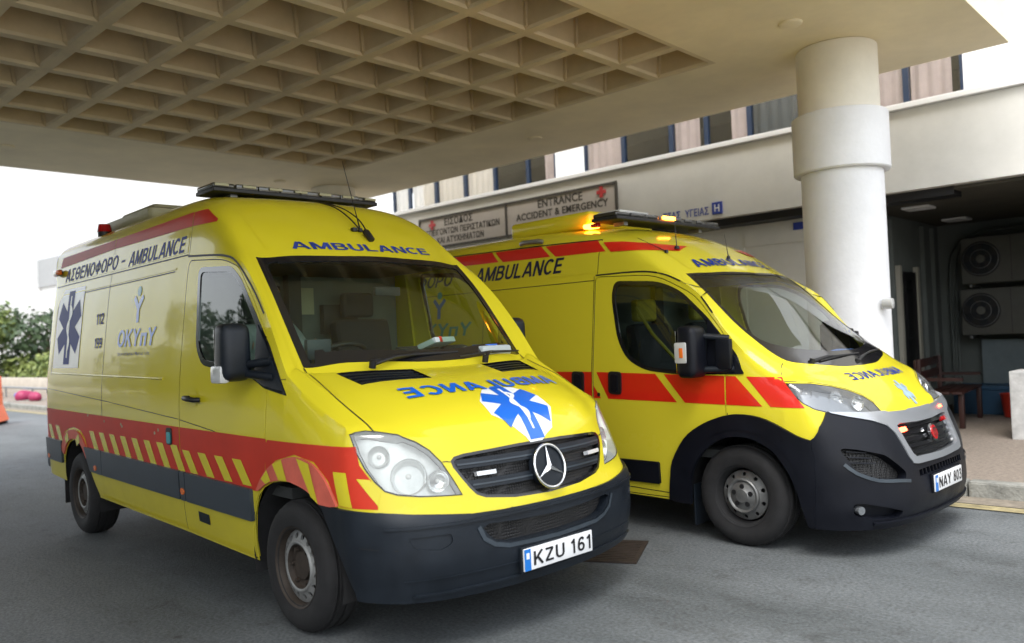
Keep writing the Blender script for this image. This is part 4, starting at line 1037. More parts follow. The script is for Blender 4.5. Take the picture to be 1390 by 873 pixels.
# side emblem and logos
star_of_life(bv1, 'side', -3.955, 1.775, .335, .325, A1, M['blue'], [(-4.36, 1.42), (-3.60, 1.42), (-3.60, 2.12), (-4.20, 2.12), (-4.33, 2.0)])
letter(bv1, '112', 'side', -3.21, -3.03, 1.77, 1.86, M['textblue'], A1, .02)
letter(bv1, '199', 'side', -3.21, -3.03, 1.575, 1.66, M['textblue'], A1, .03)
letter(bv1, 'ΟΚΥπΥ', 'side', -2.66, -1.88, 1.57, 1.71, M['bluebright'], A1, .03, .1)
letter(bv1, 'Οργανισμός Κρατικών Υπηρεσιών Υγείας', 'side', -2.64, -1.98, 1.505, 1.535, M['blue'], A1, .0, 0)
def ylogo(body, cx, cz, s, parent, view='side'):
    arm = [[(-.10, -.5), (.10, -.5), (.10, -.05), (.42, .30), (.30, .42), (0, .12), (-.30, .42), (-.42, .30), (-.10, -.05)]]
    decal('logo_figure', body, flat_mesh([[(cx+a*s*1.1, cz+b_*s) for a, b_ in arm[0]]]), view, M['bluebright'], parent, .0024, .1)
    decal('logo_head', body, flat_mesh([[(cx+.17*s*math.cos(a), cz+.55*s+.17*s*math.sin(a)) for a in [k*math.pi/8 for k in range(16)]]]), view, M['teal'], parent, .0026, .1)
ylogo(bv1, -2.27, 1.86, .22, A1)
# front lettering, mirrored bonnet lettering and emblem
letter(bv1, 'AMBULANCE', 'front', -.545, .545, 2.135, 2.19, M['textblue'], A1, .012, spacing=1.15, grid=.04)
def hw(x, y): return (x - .33*y*y, y)
t = stroke_bm('AMBULANCE', .18, 0, .16); fit(t, -.56, .58, 0, 1, True)
for v in t.verts: yy = v.co.x; v.co.x, v.co.y = .605-.115*v.co.y-.26*yy*yy, yy
decal('bonnet_lettering', bv1, t, 'top', M['bluebright'], A1, .0060, .03)
HXW = [(.585, -.06), (.60, .10), (.71, .205), (.80, .215), (.885, .13), (.915, .02), (.915, -.07), (.80, -.235), (.70, -.225), (.60, -.12)]
decal('emblem_background', bv1, flat_mesh([HXW[::-1]]), 'top', M['whitefilm'], A1, .0014, .03)
s_ = decal('star_of_life', bv1, flat_mesh([[(b_, a) for a, b_ in star_poly(-.01, .75, .205, .160, flipy=True)]]), 'top', M['bluebright'], A1, .0032, .03)
a_, b__ = snake(-.01, .75, .205, .160, True)
decal('staff', bv1, flat_mesh([[(y, x) for x, y in a_[0]]]), 'top', M['whitefilm'], s_, .0044, .03)
decal('serpent', bv1, flat_mesh([[(y, x) for x, y in b__[0]]]), 'top', M['whitefilm'], s_, .0054, .03)
# panel gaps and pressed beads
GP = .0075
for sg in (1, -1):
    ribbon('bonnet_gap', bv1, 'top', [(x, sg*y) for x, y in smooth2([(-.063, -.833), (.076, -.838), (.253, -.855), (.439, -.848), (.59, -.84), (.605, -.832)], 3, False)], GP, M['black'], A1)
    ribbon('bonnet_gap', bv1, 'front', [(sg*-.598, .926), (sg*-.58, .926), (sg*-.563, .922)], .005, M['black'], A1)
    vv = 'side' if sg > 0 else 'left'
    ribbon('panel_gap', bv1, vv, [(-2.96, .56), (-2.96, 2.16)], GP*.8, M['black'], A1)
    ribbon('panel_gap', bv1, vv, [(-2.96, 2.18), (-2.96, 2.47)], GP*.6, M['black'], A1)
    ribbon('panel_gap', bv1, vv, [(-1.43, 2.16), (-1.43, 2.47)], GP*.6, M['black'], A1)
    ribbon('gutter', bv1, vv, [(-4.50, 2.168), (-1.45, 2.168)], .010, M['black'], A1, .001)
    ribbon('gutter', bv1, vv, smooth2([(-1.45, 2.158), (-1.1, 2.13), (-.88, 2.105), (-.70, 2.05), (-.46, 1.872), (-.30, 1.715)], 4, False), .014, M['black'], A1, .001)
    ribbon('pressed_bead', bv1, vv, smooth2([(-4.44, 1.36), (-4.42, 1.75), (-4.38, 1.98), (-4.22, 2.08)], 4, False)[:-1]+[(-4.22, 2.08), (-1.62, 2.09)], .014, M['mustard'] if 'mustard' in M else M['yellow'], A1, .004)
    ribbon('pressed_line', bv1, vv, [(-4.50, 1.232), (-2.846, 1.156), (-1.43, 1.078)], .005, M['black'], A1, .001)  # black ribbons paint the shade along the pressed crease
    ribbon('pressed_line', bv1, vv, [(-1.41, 1.076), (-.9, 1.03), (-.52, .955)], .005, M['black'], A1, .0025)
    tube('waist_bead', [project(bv1, vv, x, 1.372-.012*(x+4.4))[0] for x in [-4.40+.1*i for i in range(28)]], .008, M['yellow'], A1, 6)
    ribbon('wing_gap', bv1, vv, [(.60, .742), (.608, .80)], .004, M['black'], A1, .002)
    ribbon('pillar_gap', bv1, vv, [(-.20, 1.33), (-.14, 1.34), (-.02, 1.35)], .004, M['black'], A1, .002)
    # roof seams running down to the windscreen
    ribbon('roof_seam', bv1, 'front', [(sg*-.70, 2.13), (sg*-.71, 2.25), (sg*-.715, 2.36), (sg*-.70, 2.45)], .004, M['yellow'], A1, .004)
# handles, filler cap, lamps on the roof
b = B(); add_tube(b, [(-1.255, -.99, 1.222), (-1.24, -1.025, 1.224), (-1.17, -1.03, 1.22), (-1.10, -1.025, 1.216), (-1.085, -.99, 1.214)], [.016, .017, .018, .017, .016], 8); obj('door_handle', b, M['black'], A1, 60)
decal('handle_recess', bv1, flat_mesh([[(-1.17+.05*math.cos(a), 1.225+.06*math.sin(a)) for a in [k*math.pi/8 for k in range(16)]]]), 'side', M['yellow'], A1, .003)
decal('filler_recess', bv1, flat_mesh([roundpoly([(-1.64, .90), (-1.54, .90), (-1.54, 1.015), (-1.64, 1.015)], .03)]), 'side', M['black'], A1, .006, .2, .004)
decal('slide_door_latch', bv1, flat_mesh([roundpoly([(-1.62, .91), (-1.56, .91), (-1.56, .985), (-1.62, .985)], .015)]), 'side', M['teal'], A1, .012, .2, .006)
for sg in (1, -1):
    vv = 'side' if sg > 0 else 'left'
    ribbon('groove_shade_ribbon', bv1, vv, smooth2([(-4.41, 1.36), (-4.39, 1.74), (-4.35, 1.96), (-4.20, 2.060)], 4, False)[:-1]+[(-4.20, 2.060), (-1.64, 2.070)], .007, M['black'], A1, .0022)  # flat black ribbon in place of the shade inside a pressed groove
for x, z in ((-2.9, 1.0), (-2.5, .98), (-2.52, .995), (-1.85, .965), (-3.3, 1.03), (-1.78, .99)): decal('stone_chip', bv1, flat_mesh([[(x+random.uniform(.012, .022)*math.cos(a), z+random.uniform(.008, .015)*math.sin(a)) for a in [k*math.pi/4 for k in range(8)]]]), 'side', M['beigebox'], A1, .0034)
cyl('rear_hinge', (-4.56, -.93, 1.20), (-4.56, -.97, 1.20), .028, M['black'], A1)
bx = box('corner_marker_lamp', (-4.42, -.885, 2.30), (.16, .05, .06), M['gloss'], A1, bev=.02)
box('amber_cover', (-4.36, -.895, 2.30), (.07, .05, .05), M['amber'], bx, bev=.018)
LB = light_bar('light_bar', A1, (-1.62, 0, 2.660), 1.36, .30, .072, M['lensdark'])
for k in range(7):
    y = -.62+.205*k; box('lamp_module', (-1.467, y, 2.672), (.012, .10, .018), M['beigebox'], LB, bev=.003)
b = B(); add_box(b, (-3.5, -.1, 2.715), (1.12, .95, .17), bev=.07, seg=3)
for v in b.verts:
    if v.co.z > 2.75: v.co.x = -3.5+(v.co.x+3.5)*.72; v.co.y *= .86
obj('roof_unit', b, M['beigebox'], A1, 40)
b = B(); add_cyl(b, (-3.80, -.66, 2.57), (-3.80, -.66, 2.625), .055, .055, 20); o_ = obj('beacon_base', b, M['black'], A1, 50)
b = B(); add_cyl(b, (-3.80, -.66, 2.622), (-3.80, -.66, 2.69), .062, .05, 20); obj('beacon_lens', b, M['redlens'], o_, 50)
an = antenna(A1, (-.80, .06, 2.31), (-1.12, .14, 2.86), .02)
b = B(); add_tube(b, smooth2([(-.80, .06, 2.31), (-.88, .03, 2.40), (-1.05, .02, 2.50), (-1.3, .02, 2.58), (-1.48, .03, 2.62)], 4, False), .005, 6)
add_tube(b, smooth2([(-.78, .10, 2.30), (-.88, .10, 2.40), (-1.05, .08, 2.50), (-1.3, .06, 2.58), (-1.48, .05, 2.62)], 4, False), .005, 6)
obj('antenna_cable', b, M['black'], an, 60)
b = B(); add_box(b, (-.715, .07, 2.262), (.10, .045, .035), rz=R(10), ry=R(50), bev=.012); add_box(b, (-.80, .01, 2.31), (.04, .04, .03), bev=.01); obj('antenna_mount', b, M['black'], an, 50)
# door mirror, seen large
MR = mirror_housing(A1, (-.40, -1.085, 1.505), (.15, .175, .325), M['plastic'], [((-.17, -.965, 1.45), (-.36, -1.04, 1.43)), ((-.14, -.965, 1.36), (-.36, -1.04, 1.385))], None)
b = B(); add_box(b, (-.41, -1.155, 1.385), (.13, .06, .10), bev=.02); obj('mirror_indicator', b, M['clearlens'], MR, 50)
mirror_housing(A1, (-.40, 1.085, 1.505), (.15, .175, .325), M['plastic'], [((-.17, .965, 1.45), (-.36, 1.04, 1.43)), ((-.14, .965, 1.36), (-.36, 1.04, 1.385))], None)
for sg in (-1, 1):
    decal('mirror_sail', bv1, flat_mesh([roundpoly([(-.36, 1.66), (-.225, 1.52), (-.02, 1.285), (-.235, 1.312), (-.35, 1.35)], .01)]), 'side' if sg < 0 else 'left', M['plastic'], A1, .006, .1, .01)
# wipers
wiper(A1, (.14, -.52, 1.405), (.10, -.50, 1.425), (.075, .16, 1.448)); wiper(A1, (.17, .30, 1.395), (.14, .12, 1.42), (.02, .74, 1.43))
# wheels
for x in (0, -3.665):
    wheel(A1, x, -.965, 1, -1); wheel(A1, x, .965, 1, 1); arch_liner(A1, x if x == 0 else x+.03, .47)
box('mud_flap', (-4.13, -.84, .38), (.012, .24, .34), M['black'], A1); box('mud_flap', (-4.13, .84, .38), (.012, .24, .34), M['black'], A1)
b = B(); add_box(b, (-1.9, 0, .42), (4.9, 1.5, .10)); add_box(b, (0, 0, .36), (.12, 1.7, .12)); add_box(b, (-3.66, 0, .34), (.14, 1.7, .14)); obj('underbody', b, M['liner'], A1)
b = B(); [add_cyl(b, (xx, sy*.86, .35), (xx, sy*.80, .35), .186, n=32) for xx in (0, -3.665) for sy in (-1, 1)]; obj('rim_hole_dark_backing', b, M['black'], A1)  # black discs added behind the rim holes so they read dark
box('rear_bumper', (-4.66, 0, .60), (.16, 1.90, .24), M['mould'], A1, bev=.04)
# cabin
box('cabin_floor', (-.85, 0, .72), (1.5, 1.82, .06), M['cabindark'], A1)
box('bulkhead', (-1.56, 0, 1.42), (.04, 1.74, 1.50), M['cabin'], A1)
b = B(); prof = [(-.32, 1.02), (-.34, 1.30), (-.24, 1.385), (.04, 1.36), (.12, 1.34), (.12, .9), (-.1, .8)]
add_prism(b, [(x, -.72, z-.02) for x, z in prof], (0, 1.44, 0)); fix(b); DB = obj('dashboard', b, M['dash'], A1, 30)
b = B(); prof = [(-.36, 1.36), (-.34, 1.45), (-.18, 1.44), (-.10, 1.38)]; add_prism(b, [(x, -.62, z) for x, z in prof], (0, .42, 0)); fix(b); obj('instrument_hood', b, M['dash'], DB, 30)
box('dashboard_screen', (-.25, -.63, 1.50), (.04, .16, .12), M['mould'], DB, bev=.01)
b = B(); add_box(b, (-.12, .02, 1.43), (.16, .30, .10), ry=R(15), bev=.02); obj('dash_console', b, M['cabindark'], DB, 40)
b = B(); add_box(b, (-.20, .30, 1.43), (.20, .22, .12), bev=.03); obj('dash_bag', b, M['seat'], DB, 40)
steering(A1, -.42, -.42, 1.42)
seat(A1, -1.02, -.42, 1.02); seat(A1, -1.02, .38, 1.02)
box('roof_lining', (-1.1, 0, 2.06), (.9, 1.4, .03), M['cabindark'], A1)
b = B(); add_box(b, (-1.45, -.12, 1.50), (.08, .10, 1.1)); add_box(b, (-1.50, .30, 1.72), (.06, .30, .22)); add_box(b, (-1.50, .62, 1.30), (.06, .24, .5)); obj('bulkhead_fittings', b, M['cabindark'], A1)
box('bulkhead_poster', (-1.53, .02, 1.86), (.01, .16, .20), M['beigebox'], A1)
box('interior_mirror', (-.47, .03, 1.86), (.03, .2, .06), M['cabindark'], A1, bev=.01)
loc = lambda o, p: o.matrix_basis @ Vector(p)
bpy.context.view_layer.update()
def on1(p, M0=None): return (Matrix.Translation((-3.8231, 3.3106, 0)) @ Matrix.Rotation(-.05, 4, 'Z')) @ Vector(p)
def on2(p): return (Matrix.Translation((-2.7375, 6.1893, 0)) @ Matrix.Rotation(-.0466, 4, 'Z')) @ Vector(p)
person_driver(on1((-1.10, -.50, 1.02)), -.05, 'balding man in a pale shirt at the wheel of the nearer ambulance')
# loose papers on the dashboard
o_ = box('papers', on1((-.08, .12, 1.505)), (.14, .24, .035), M['paper'], None, rz=.3, ry=R(-20), bev=.005); tag(o_, 'white and red leaflet pack lying on top of the dashboard of the nearer ambulance', 'papers')
b = B(); add_box(b, (0, -.055, 0), (.142, .03, .037)); q = obj('red_print', b, M['red'], o_); q.location = on1((-.08, .12, 1.5065)); q.rotation_euler = (0, R(-20), .3)
o_ = box('plastic_bag', on1((-.06, .52, 1.44)), (.20, .34, .07), M['paper'], None, rz=.2, bev=.03, seg=3); tag(o_, 'crumpled white and blue plastic bag on the dashboard of the nearer ambulance, passenger side', 'bag')
b = B(); add_box(b, (0, 0, 0), (.10, .14, .012), bev=.004); q = obj('blue_print', b, M['bluebright'], o_); q.location = on1((-.05, .50, 1.478))
for q in list(bpy.data.objects):
    if q.name in ('red_print', 'blue_print'): q.matrix_parent_inverse = Matrix.Identity(4)
M['lampglass'] = glass('clear_lamp_lens', (.95, .96, .97), 0.01, .04); M['lamphouse'] = mat('grey_lamp_housing', (.20, .215, .23), .3, metal=.5); M['sideglass'] = glass('dark_side_glass', (.50, .56, .54))
# ---------------------------------------------------------------- second ambulance (black bumper, silver grille surround)
A2 = empty('ambulance', "yellow ambulance on the right with bulky black bumper, silver grille surround and lit beacons", 'ambulance', (-2.7375, 6.1893, 0), -.0466, 'ambulances parked under the canopy')
bv2 = bvh_of(mirror(half2.copy())); h = half2.copy(); YL = M['yellow2']
AF2 = [(-.49, .10), (-.45, .25), (-.415, .44), (-.36, .575), (-.26, .69), (-.13, .765), (.0, .795), (.125, .788), (.235, .745), (.33, .675), (.405, .56), (.45, .44), (.49, .28), (.50, .10)]
AR2 = [(x-4.035, z) for x, z in AF2]
for a in (AF2, AR2): bmesh.ops.delete(h, geom=cut(h, 'side', a, side_ok), context='FACES')
WS2 = smooth2([(-.496, -.796), (-.356, -.822), (-.149, -.835), (.05, -.842), (.20, -.838), (.29, -.80), (.345, -.70), (.405, -.50), (.462, -.254), (.482, .02)], 3, False)
WS2 += smooth2([(-.362, .02), (-.385, -.244), (-.43, -.53), (-.47, -.70), (-.496, -.796)], 3, False)[:-1]
ws = take(h, cut(h, 'top', WS2, lambda c, n: n.z > .15 and c.z > 1.15))
WI2 = smooth2([(-.47, -.765), (-.35, -.798), (-.149, -.808), (.05, -.81), (.15, -.76), (.235, -.62), (.30, -.42), (.345, -.2), (.355, .02)], 3, False) + smooth2([(-.335, .02), (-.36, -.25), (-.40, -.53), (-.45, -.70)], 3, False)
inner = take(ws, cut(ws, 'top', WI2, lambda c, n: True))
LAMP2 = [(.339, -.991, 1.140), (.406, -.969, 1.136), (.492, -.884, 1.130), (.573, -.748, 1.101), (.626, -.633, 1.069), (.683, -.540, 1.027), (.733, -.495, .980), (.785, -.485, .915), (.750, -.700, .925), (.663, -.845, .940), (.601, -.923, .948), (.548, -.966, .969), (.486, -.989, 1.007), (.415, -.994, 1.064)]
lf = take(h, cut_diag(h, LAMP2, lambda c: c.x > .25 and c.y < -.40))
SIL = [(.03, .897), (-.25, .899), (-.455, .905), (-.49, .914), (-.70, .922), (-.845, .938), (-.915, .945), (-.904, .935), (-.819, .905), (-.686, .868), (-.56, .825), (-.515, .775), (-.495, .70), (-.478, .62), (-.45, .578), (-.38, .568), (.03, .563)]
GR2 = [(.03, .813), (-.158, .813), (-.40, .823), (-.447, .815), (-.450, .79), (-.437, .70), (-.415, .635), (-.385, .613), (.03, .603)]
sl = take(h, cut(h, 'front', SIL, fok)); gr = take(sl, cut(sl, 'front', GR2, fok))
BU2 = [(-1.1, .765), (-1.006, .772), (-.977, .857), (-.923, .945), (-.904, .935), (-.819, .905), (-.686, .868), (-.56, .825), (-.515, .775), (-.495, .70), (-.478, .62), (-.45, .578), (-.38, .568), (.03, .563), (.03, .05), (-1.1, .05)]
bu = take(h, cut(h, 'front', BU2, lambda c, n: c.x > .40 and (n.x > .02 or n.y < -.3)))
SLOT = roundpoly([(-.935, .722), (-.858, .708), (-.70, .660), (-.545, .535), (-.56, .495), (-.78, .520), (-.889, .575)], .03, 3)
slot = take(bu, cut(bu, 'front', SLOT, fok))
LG = [(.03, .536), (-.402, .530), (-.402, .488), (.03, .492)]; lg = take(bu, cut(bu, 'front', LG, fok))
FG = roundpoly([(-.905, .370), (-.865, .372), (-.60, .30), (-.62, .262), (-.80, .265), (-.90, .30)], .02, 3)
fg = take(bu, cut(bu, 'front', FG, fok))
DOOR2 = roundpoly([(-1.275, .275), (-1.275, 1.985), (-.673, 1.955), (-.315, 1.775), (-.085, 1.50), (-.045, 1.395), (-.058, 1.1), (-.064, .933), (-.068, .855), (-.30, .80), (-.44, .70), (-.55, .50), (-.575, .275)], [0, .05, .15, .10, .06, .04, .05, .02, .02, .05, .05, .05, 0])
dr = take(h, cut(h, 'side', DOOR2, side_ok))
inn = set(cut(dr, 'side', inset(DOOR2, .006), side_ok)); sm = take(dr, [f for f in dr.faces if f not in inn])
WIN2 = roundpoly([(-1.075, 1.935), (-.64, 1.90), (-.437, 1.811), (-.212, 1.609), (.03, 1.33), (.075, 1.20), (-.45, 1.195), (-.75, 1.225), (-.93, 1.31), (-1.03, 1.47), (-1.10, 1.80)], [.06, .12, .08, .05, .04, .02, .1, .08, .08, .12, .08])
wf = take(dr, cut(dr, 'side', WIN2, side_ok)); wb = take(h, cut(h, 'side', WIN2, side_ok))
wfi = take(wf, cut(wf, 'side', roundpoly([(-1.045, 1.905), (-.65, 1.87), (-.45, 1.78), (-.23, 1.585), (-.17, 1.45), (-.17, 1.235), (-.45, 1.225), (-.74, 1.255), (-.91, 1.335), (-1.00, 1.48), (-1.068, 1.80)], [.05, .1, .08, .05, .03, .02, .1, .08, .08, .12, .08]), side_ok))
for sg in (-1, 1):
    g = (lambda b: b.copy()) if sg < 0 else flip
    d = obj('front_door', panel(g(dr), 0, .02), YL, A2, 40)
    obj('window_seal', panel(g(wf), .002, .012), M['gloss'], d, 40)
    gl = g(wfi); shift_in(gl, .004); obj('window_glass', gl, M['sideglass'], d, 40)
    s2 = g(sm); shift_in(s2, .010); obj('door_gap', s2, M['black'], A2, 40)
    q = g(wb)
    if len(q.faces): obj('mirror_sail', panel(q, .002, .01), M['gloss'], A2, 40)
    bowls = [((.60, sg*.755, 1.015), (1, sg*.5, .2), .050, M['reflector']), ((.69, sg*.63, .985), (1, sg*.45, .2), .045, M['reflector']), ((.47, sg*.90, 1.065), (.7, sg*.9, .2), .032, M['lamphouse'])]
    lamp(A2, 'headlight', g(lf), bowls, M['lamphouse'], .055)
obj('body_shell', mirror(h), YL, A2, 40)
obj('windscreen_surround', mirror(panel(ws, .0015, .01)), M['gloss'], A2, 40)
def zero(b):
    for v in b.verts:
        if abs(v.co.y) < .003: v.co.y = 0
    return b
shift_in(inner, .003); zero(inner); M['wsglass2'] = glass('pale_windscreen_glass', (.86, .97, .90)); obj('windscreen', mirror(inner), M['wsglass2'], A2, 40)
BP = obj('front_bumper', mirror(panel(bu, .018, .06)), M['plastic2'], A2, 35)
for q in (slot.copy(), flip(slot)):
    shift_in(q, .045); obj('bumper_slot', q, M['mesh'], BP, 40)
for q in (fg.copy(), flip(fg)):
    shift_in(q, .035); obj('fog_recess', q, M['plastic2'], BP, 40)
for sg in (-1, 1):
    cyl('fog_lamp', (.75, sg*.86, .325), (.79, sg*.88, .325), .026, M['lamphouse'], BP, n=20)
    v0 = 'front'
    ribbon('bumper_blade', bv2, v0, [(sg*y, z) for y, z in smooth2([(-.93, .62), (-.885, .565), (-.78, .512), (-.62, .492), (-.52, .478)], 4, False)], .022, M['mould'], BP, .026)
    for k in range(3): decal('slot_slat', bv2, flat_mesh([[(sg*-.90, .695-.035*k), (sg*(-.80+.02*k), .682-.035*k), (sg*(-.80+.02*k), .690-.035*k), (sg*-.90, .703-.035*k)]]), 'front', M['plastic2'], BP, -.010, .08, .02)
zero(shift_in(lg, .04)); obj('lower_grille_backing', mirror(lg), M['mesh'], BP, 40)
for k in range(15):
    y = -.385+.055*k; decal('lower_grille_rib', bv2, flat_mesh([[(y, .49), (y+.012, .49), (y+.012, .535), (y, .535)]]), 'front', M['plastic2'], BP, .008, .2, .04)
S2 = obj('grille_surround', mirror(panel(sl, .026, .06)), M['silver'], A2, 40)
g2 = gr.copy(); zero(shift_in(g2, .035)); G2 = obj('grille', mirror(g2), M['mesh'], A2, 40); gr.free()
for k in range(5):
    z = .640+.040*k; yl = .40+.014*k
    decal('grille_bar', bv2, flat_mesh([[(-yl, z-.010), (yl, z-.010), (yl, z+.012), (-yl, z+.012)]]), 'front', M['gloss'], G2, .004, .08, .03)
cyl('badge_disc', (.926, 0, .7335), (.944, 0, .738), .062, M['chrome'], G2, n=32)
cyl('badge_centre', (.940, 0, .7370), (.9475, 0, .7388), .050, M['redlens'], G2, n=32)
b = B()
for y in (-.021, .0, .021): add_box(b, (.9495, y, .739), (.004, .007, .066), ry=R(-14))
add_box(b, (.9435, 0, .765), (.006, .05, .007), ry=R(-14)); obj('badge_lettering', b, M['chrome'], G2)
for y0, y1, m_ in ((-.425, -.335, M['redglow']), (.36, .43, M['redlens'])):
    decal('grille_beacon', bv2, flat_mesh([roundpoly([(y0, .775), (y1, .775), (y1, .800), (y0, .800)], .008)]), 'front', m_, G2, .016, .1, .03)
decal('bonnet_edge_beacon', bv2, flat_mesh([roundpoly([(.41, .855), (.45, .855), (.45, .875), (.41, .875)], .008)]), 'front', M['redglow'], A2, .034, .1, .02)
plate(A2, 1.020, .425, 'NAY 803', 0); box('plate_holder', (1.006, 0, .425), (.02, .54, .13), M['plastic2'], A2, bev=.006)
decal('lower_lip', bv2, flat_mesh([[(-.80, .232), (.80, .232), (.80, .250), (-.80, .250)]]), 'front', M['plastic2'], BP, .032, .08, .02)
# arch cladding and sill mouldings
CO = smooth2([(-.585, .272), (-.56, .42), (-.53, .56), (-.418, .731), (-.285, .829), (-.13, .895), (.017, .925), (.19, .912), (.341, .855), (.45, .80), (.535, .772)], 3, False)
CI = smooth2([(-.405, .21), (-.378, .44), (-.33, .555), (-.24, .665), (-.12, .740), (.0, .770), (.119, .763), (.22, .725), (.31, .66), (.385, .55), (.435, .43)], 3, False)
CO2 = CO + [(.56, .66), (.555, .45), (.53, .21)]; CI2 = CI + [(.472, .28), (.485, .21)]
for vv in ('side', 'left'):
    c = decal('arch_cladding', bv2, flat_mesh([CO2+CI2[::-1]]), vv, M['plastic2'], A2, .022, .06, .03, smooth=40)
    c2 = decal('arch_cladding', bv2, flat_mesh([[(x-4.035, z) for x, z in CO2+CI2[::-1]]]), vv, M['plastic2'], A2, .022, .07, .03, smooth=40)
    lipo = [(x, z) for x, z in CI]; 
    ribbon('cladding_crease', bv2, vv, [(x*1.16-.005, .35+(z-.35)*1.13) for x, z in CI[2:-2]], .012, M['plastic2'], A2, .030)
    for x0, x1 in ((-1.265, -.655), (-3.40, -1.29)):
        decal('side_moulding', bv2, flat_mesh([roundpoly([(x0, .375), (x1, .375), (x1, .54), (x0, .54)], .02)]), vv, M['plastic2'], A2, .018, .09, .028, smooth=35)
    # livery
    S_ = M['red2']
    decal('red_stripe', bv2, flat_mesh([[(-.572, 1.197), (-.035, 1.183), (.0, 1.181), (.214, .972), (-.389, .985)]]), vv, S_, A2, .0016, .08) if False else None
    segs = [(-1.235, -.660, -1.117, -.470), (-.583, -.069, -.401, -.069), (-.059, .016, -.059, .214), (.096, .335, .272, .500)]
    zt = lambda x: 1.215-.030*(x+1.29)/1.3; zb_ = lambda x: 1.004-.022*(x+1.18)/1.4
    for a, b_, c, d in segs: decal('red_stripe', bv2, flat_mesh([[(c, zb_(c)), (d, zb_(d)), (b_, zt(b_)), (a, zt(a))]]), vv, S_, A2, .0016, .08)
    decal('red_stripe', bv2, flat_mesh([[(-1.265, zb_(-1.26)), (-1.190, zb_(-1.18)), (-1.265, 1.105)]]), vv, S_, A2, .0016, .08)
    k = -1.30
    while k > -4.9:
        a, b_ = k, max(k-.56, -4.95)
        decal('red_stripe', bv2, flat_mesh([[(b_+.11, 1.004), (min(a+.11, -1.285), 1.004), (a if a+.11 < -1.285 else -1.285, zt(-1.3)), (b_, zt(-1.3))]]), vv, S_, A2, .0016, .08); k -= .64
    for a, b_, c, d in ((-1.225, -.80, -1.125, -.70), (-1.865, -1.291, -1.735, -1.185), (-2.52, -1.918, -2.396, -1.799), (-3.145, -2.563, -3.10, -2.456), (-3.80, -3.21, -3.69, -3.10), (-4.45, -3.86, -4.34, -3.75)):
        z1 = 2.283-.0255*(a+1.25); z0 = 2.180-.026*(a+1.25)
        if a == -1.225: decal('roof_stripe', bv2, flat_mesh([[(c, z0-.005), (-.72, 2.152), (-.765, 2.20), (-.90, 2.225), (-1.05, 2.250), (a, z1-.02)]]), vv, S_, A2, .0045, .03)
        else: decal('roof_stripe', bv2, flat_mesh([[(c, min(z0, 2.236)), (d, min(z0-.01, 2.225)), (b_, min(z1-.012, 2.318)), (a, min(z1, 2.330))]]), vv, S_, A2, .0016, .08)
    ribbon('gutter', bv2, vv, [(-4.9, 2.345), (-3.0, 2.337), (-1.95, 2.312), (-1.25, 2.29)], .012, M['black'], A2, .001)
    ribbon('gutter', bv2, vv, smooth2([(-1.27, 1.995), (-.9, 1.992), (-.67, 1.968), (-.50, 1.91), (-.31, 1.80), (-.17, 1.635)], 4, False), .013, M['black'], A2, .001)
    ribbon('pressed_line', bv2, vv, [(-4.9, 1.965), (-1.285, 1.955)], .006, M['black'], A2)  # black ribbon draws the shade of a body crease
    ribbon('pressed_line', bv2, vv, [(-4.9, 2.03), (-1.285, 2.02)], .005, M['yellow2'], A2, .004)
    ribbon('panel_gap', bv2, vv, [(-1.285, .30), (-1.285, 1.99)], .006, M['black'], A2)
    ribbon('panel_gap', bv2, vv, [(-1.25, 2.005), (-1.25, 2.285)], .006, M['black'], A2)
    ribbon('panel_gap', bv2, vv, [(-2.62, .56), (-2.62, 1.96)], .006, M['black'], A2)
    ribbon('panel_gap', bv2, vv, [(-3.10, 2.0), (-3.08, 2.33)], .004, M['yellow2'], A2)
    ribbon('sill_gap', bv2, vv, [(-1.28, .335), (-.59, .315)], .006, M['black'], A2)
    ribbon('wing_gap', bv2, vv, [(-.055, .93), (-.055, .90), (-.06, .86)], .005, M['black'], A2)
for sg in (-1, 1):
    ribbon('bonnet_gap', bv2, 'front', [(sg*y, z) for y, z in ((-.985, 1.15), (-.95, 1.146), (-.88, 1.139), (-.75, 1.110), (-.63, 1.079), (-.53, 1.037), (-.478, .985), (-.468, .91))], .006, M['black'], A2, .002)
    ribbon('wing_gap', bv2, 'top', [(.292, sg*.86), (.30, sg*.90), (.33, sg*.955)], .005, M['black'], A2, .002)
    ribbon('roof_seam', bv2, 'front', [(sg*-.70, 1.985), (sg*-.70, 2.12), (sg*-.69, 2.25), (sg*-.68, 2.35)], .006, M['yellow2'], A2, .004)
# lettering and emblems
letter(bv2, 'AMBULANCE', 'side', -2.77, -1.63, 2.045, 2.185, M['navy'], A2, .02, .2)
letter(bv2, 'ΑΣΘΕΝΟΦΟΡΟ', 'side', -4.45, -3.10, 2.045, 2.175, M['navy'], A2, .02, .2)
letter(bv2, 'ΟΚΥπΥ', 'side', -3.65, -2.78, 1.55, 1.69, M['teal'], A2, .03, .1); ylogo(bv2, -3.28, 1.84, .22, A2)
star_of_life(bv2, 'side', -4.5, 1.6, .26, .28, A2, M['blue'])
tt = stroke_bm('AMBULANCE', .165, 0, .16); fit(tt, -.60, .50, 0, 1)
for v in tt.verts: yy = v.co.x; v.co.x, v.co.y = -.465-.10*v.co.y-.12*(yy)**2, yy
decal('lettering', bv2, tt, 'top', M['blue'], A2, .0045, .03)
tt = stroke_bm('AMBULANCE', .15, 0, .16); fit(tt, -.43, .47, 0, 1, True)
for v in tt.verts: yy = v.co.x; v.co.x, v.co.y = .615-.075*v.co.y-.16*yy*yy, yy
decal('bonnet_lettering', bv2, tt, 'top', M['blue'], A2, .0024, .05)
M['paleblue'] = mat('worn_pale_blue_film', (.30, .42, .50), .35, coat=.3, noise=.4, scale=10)
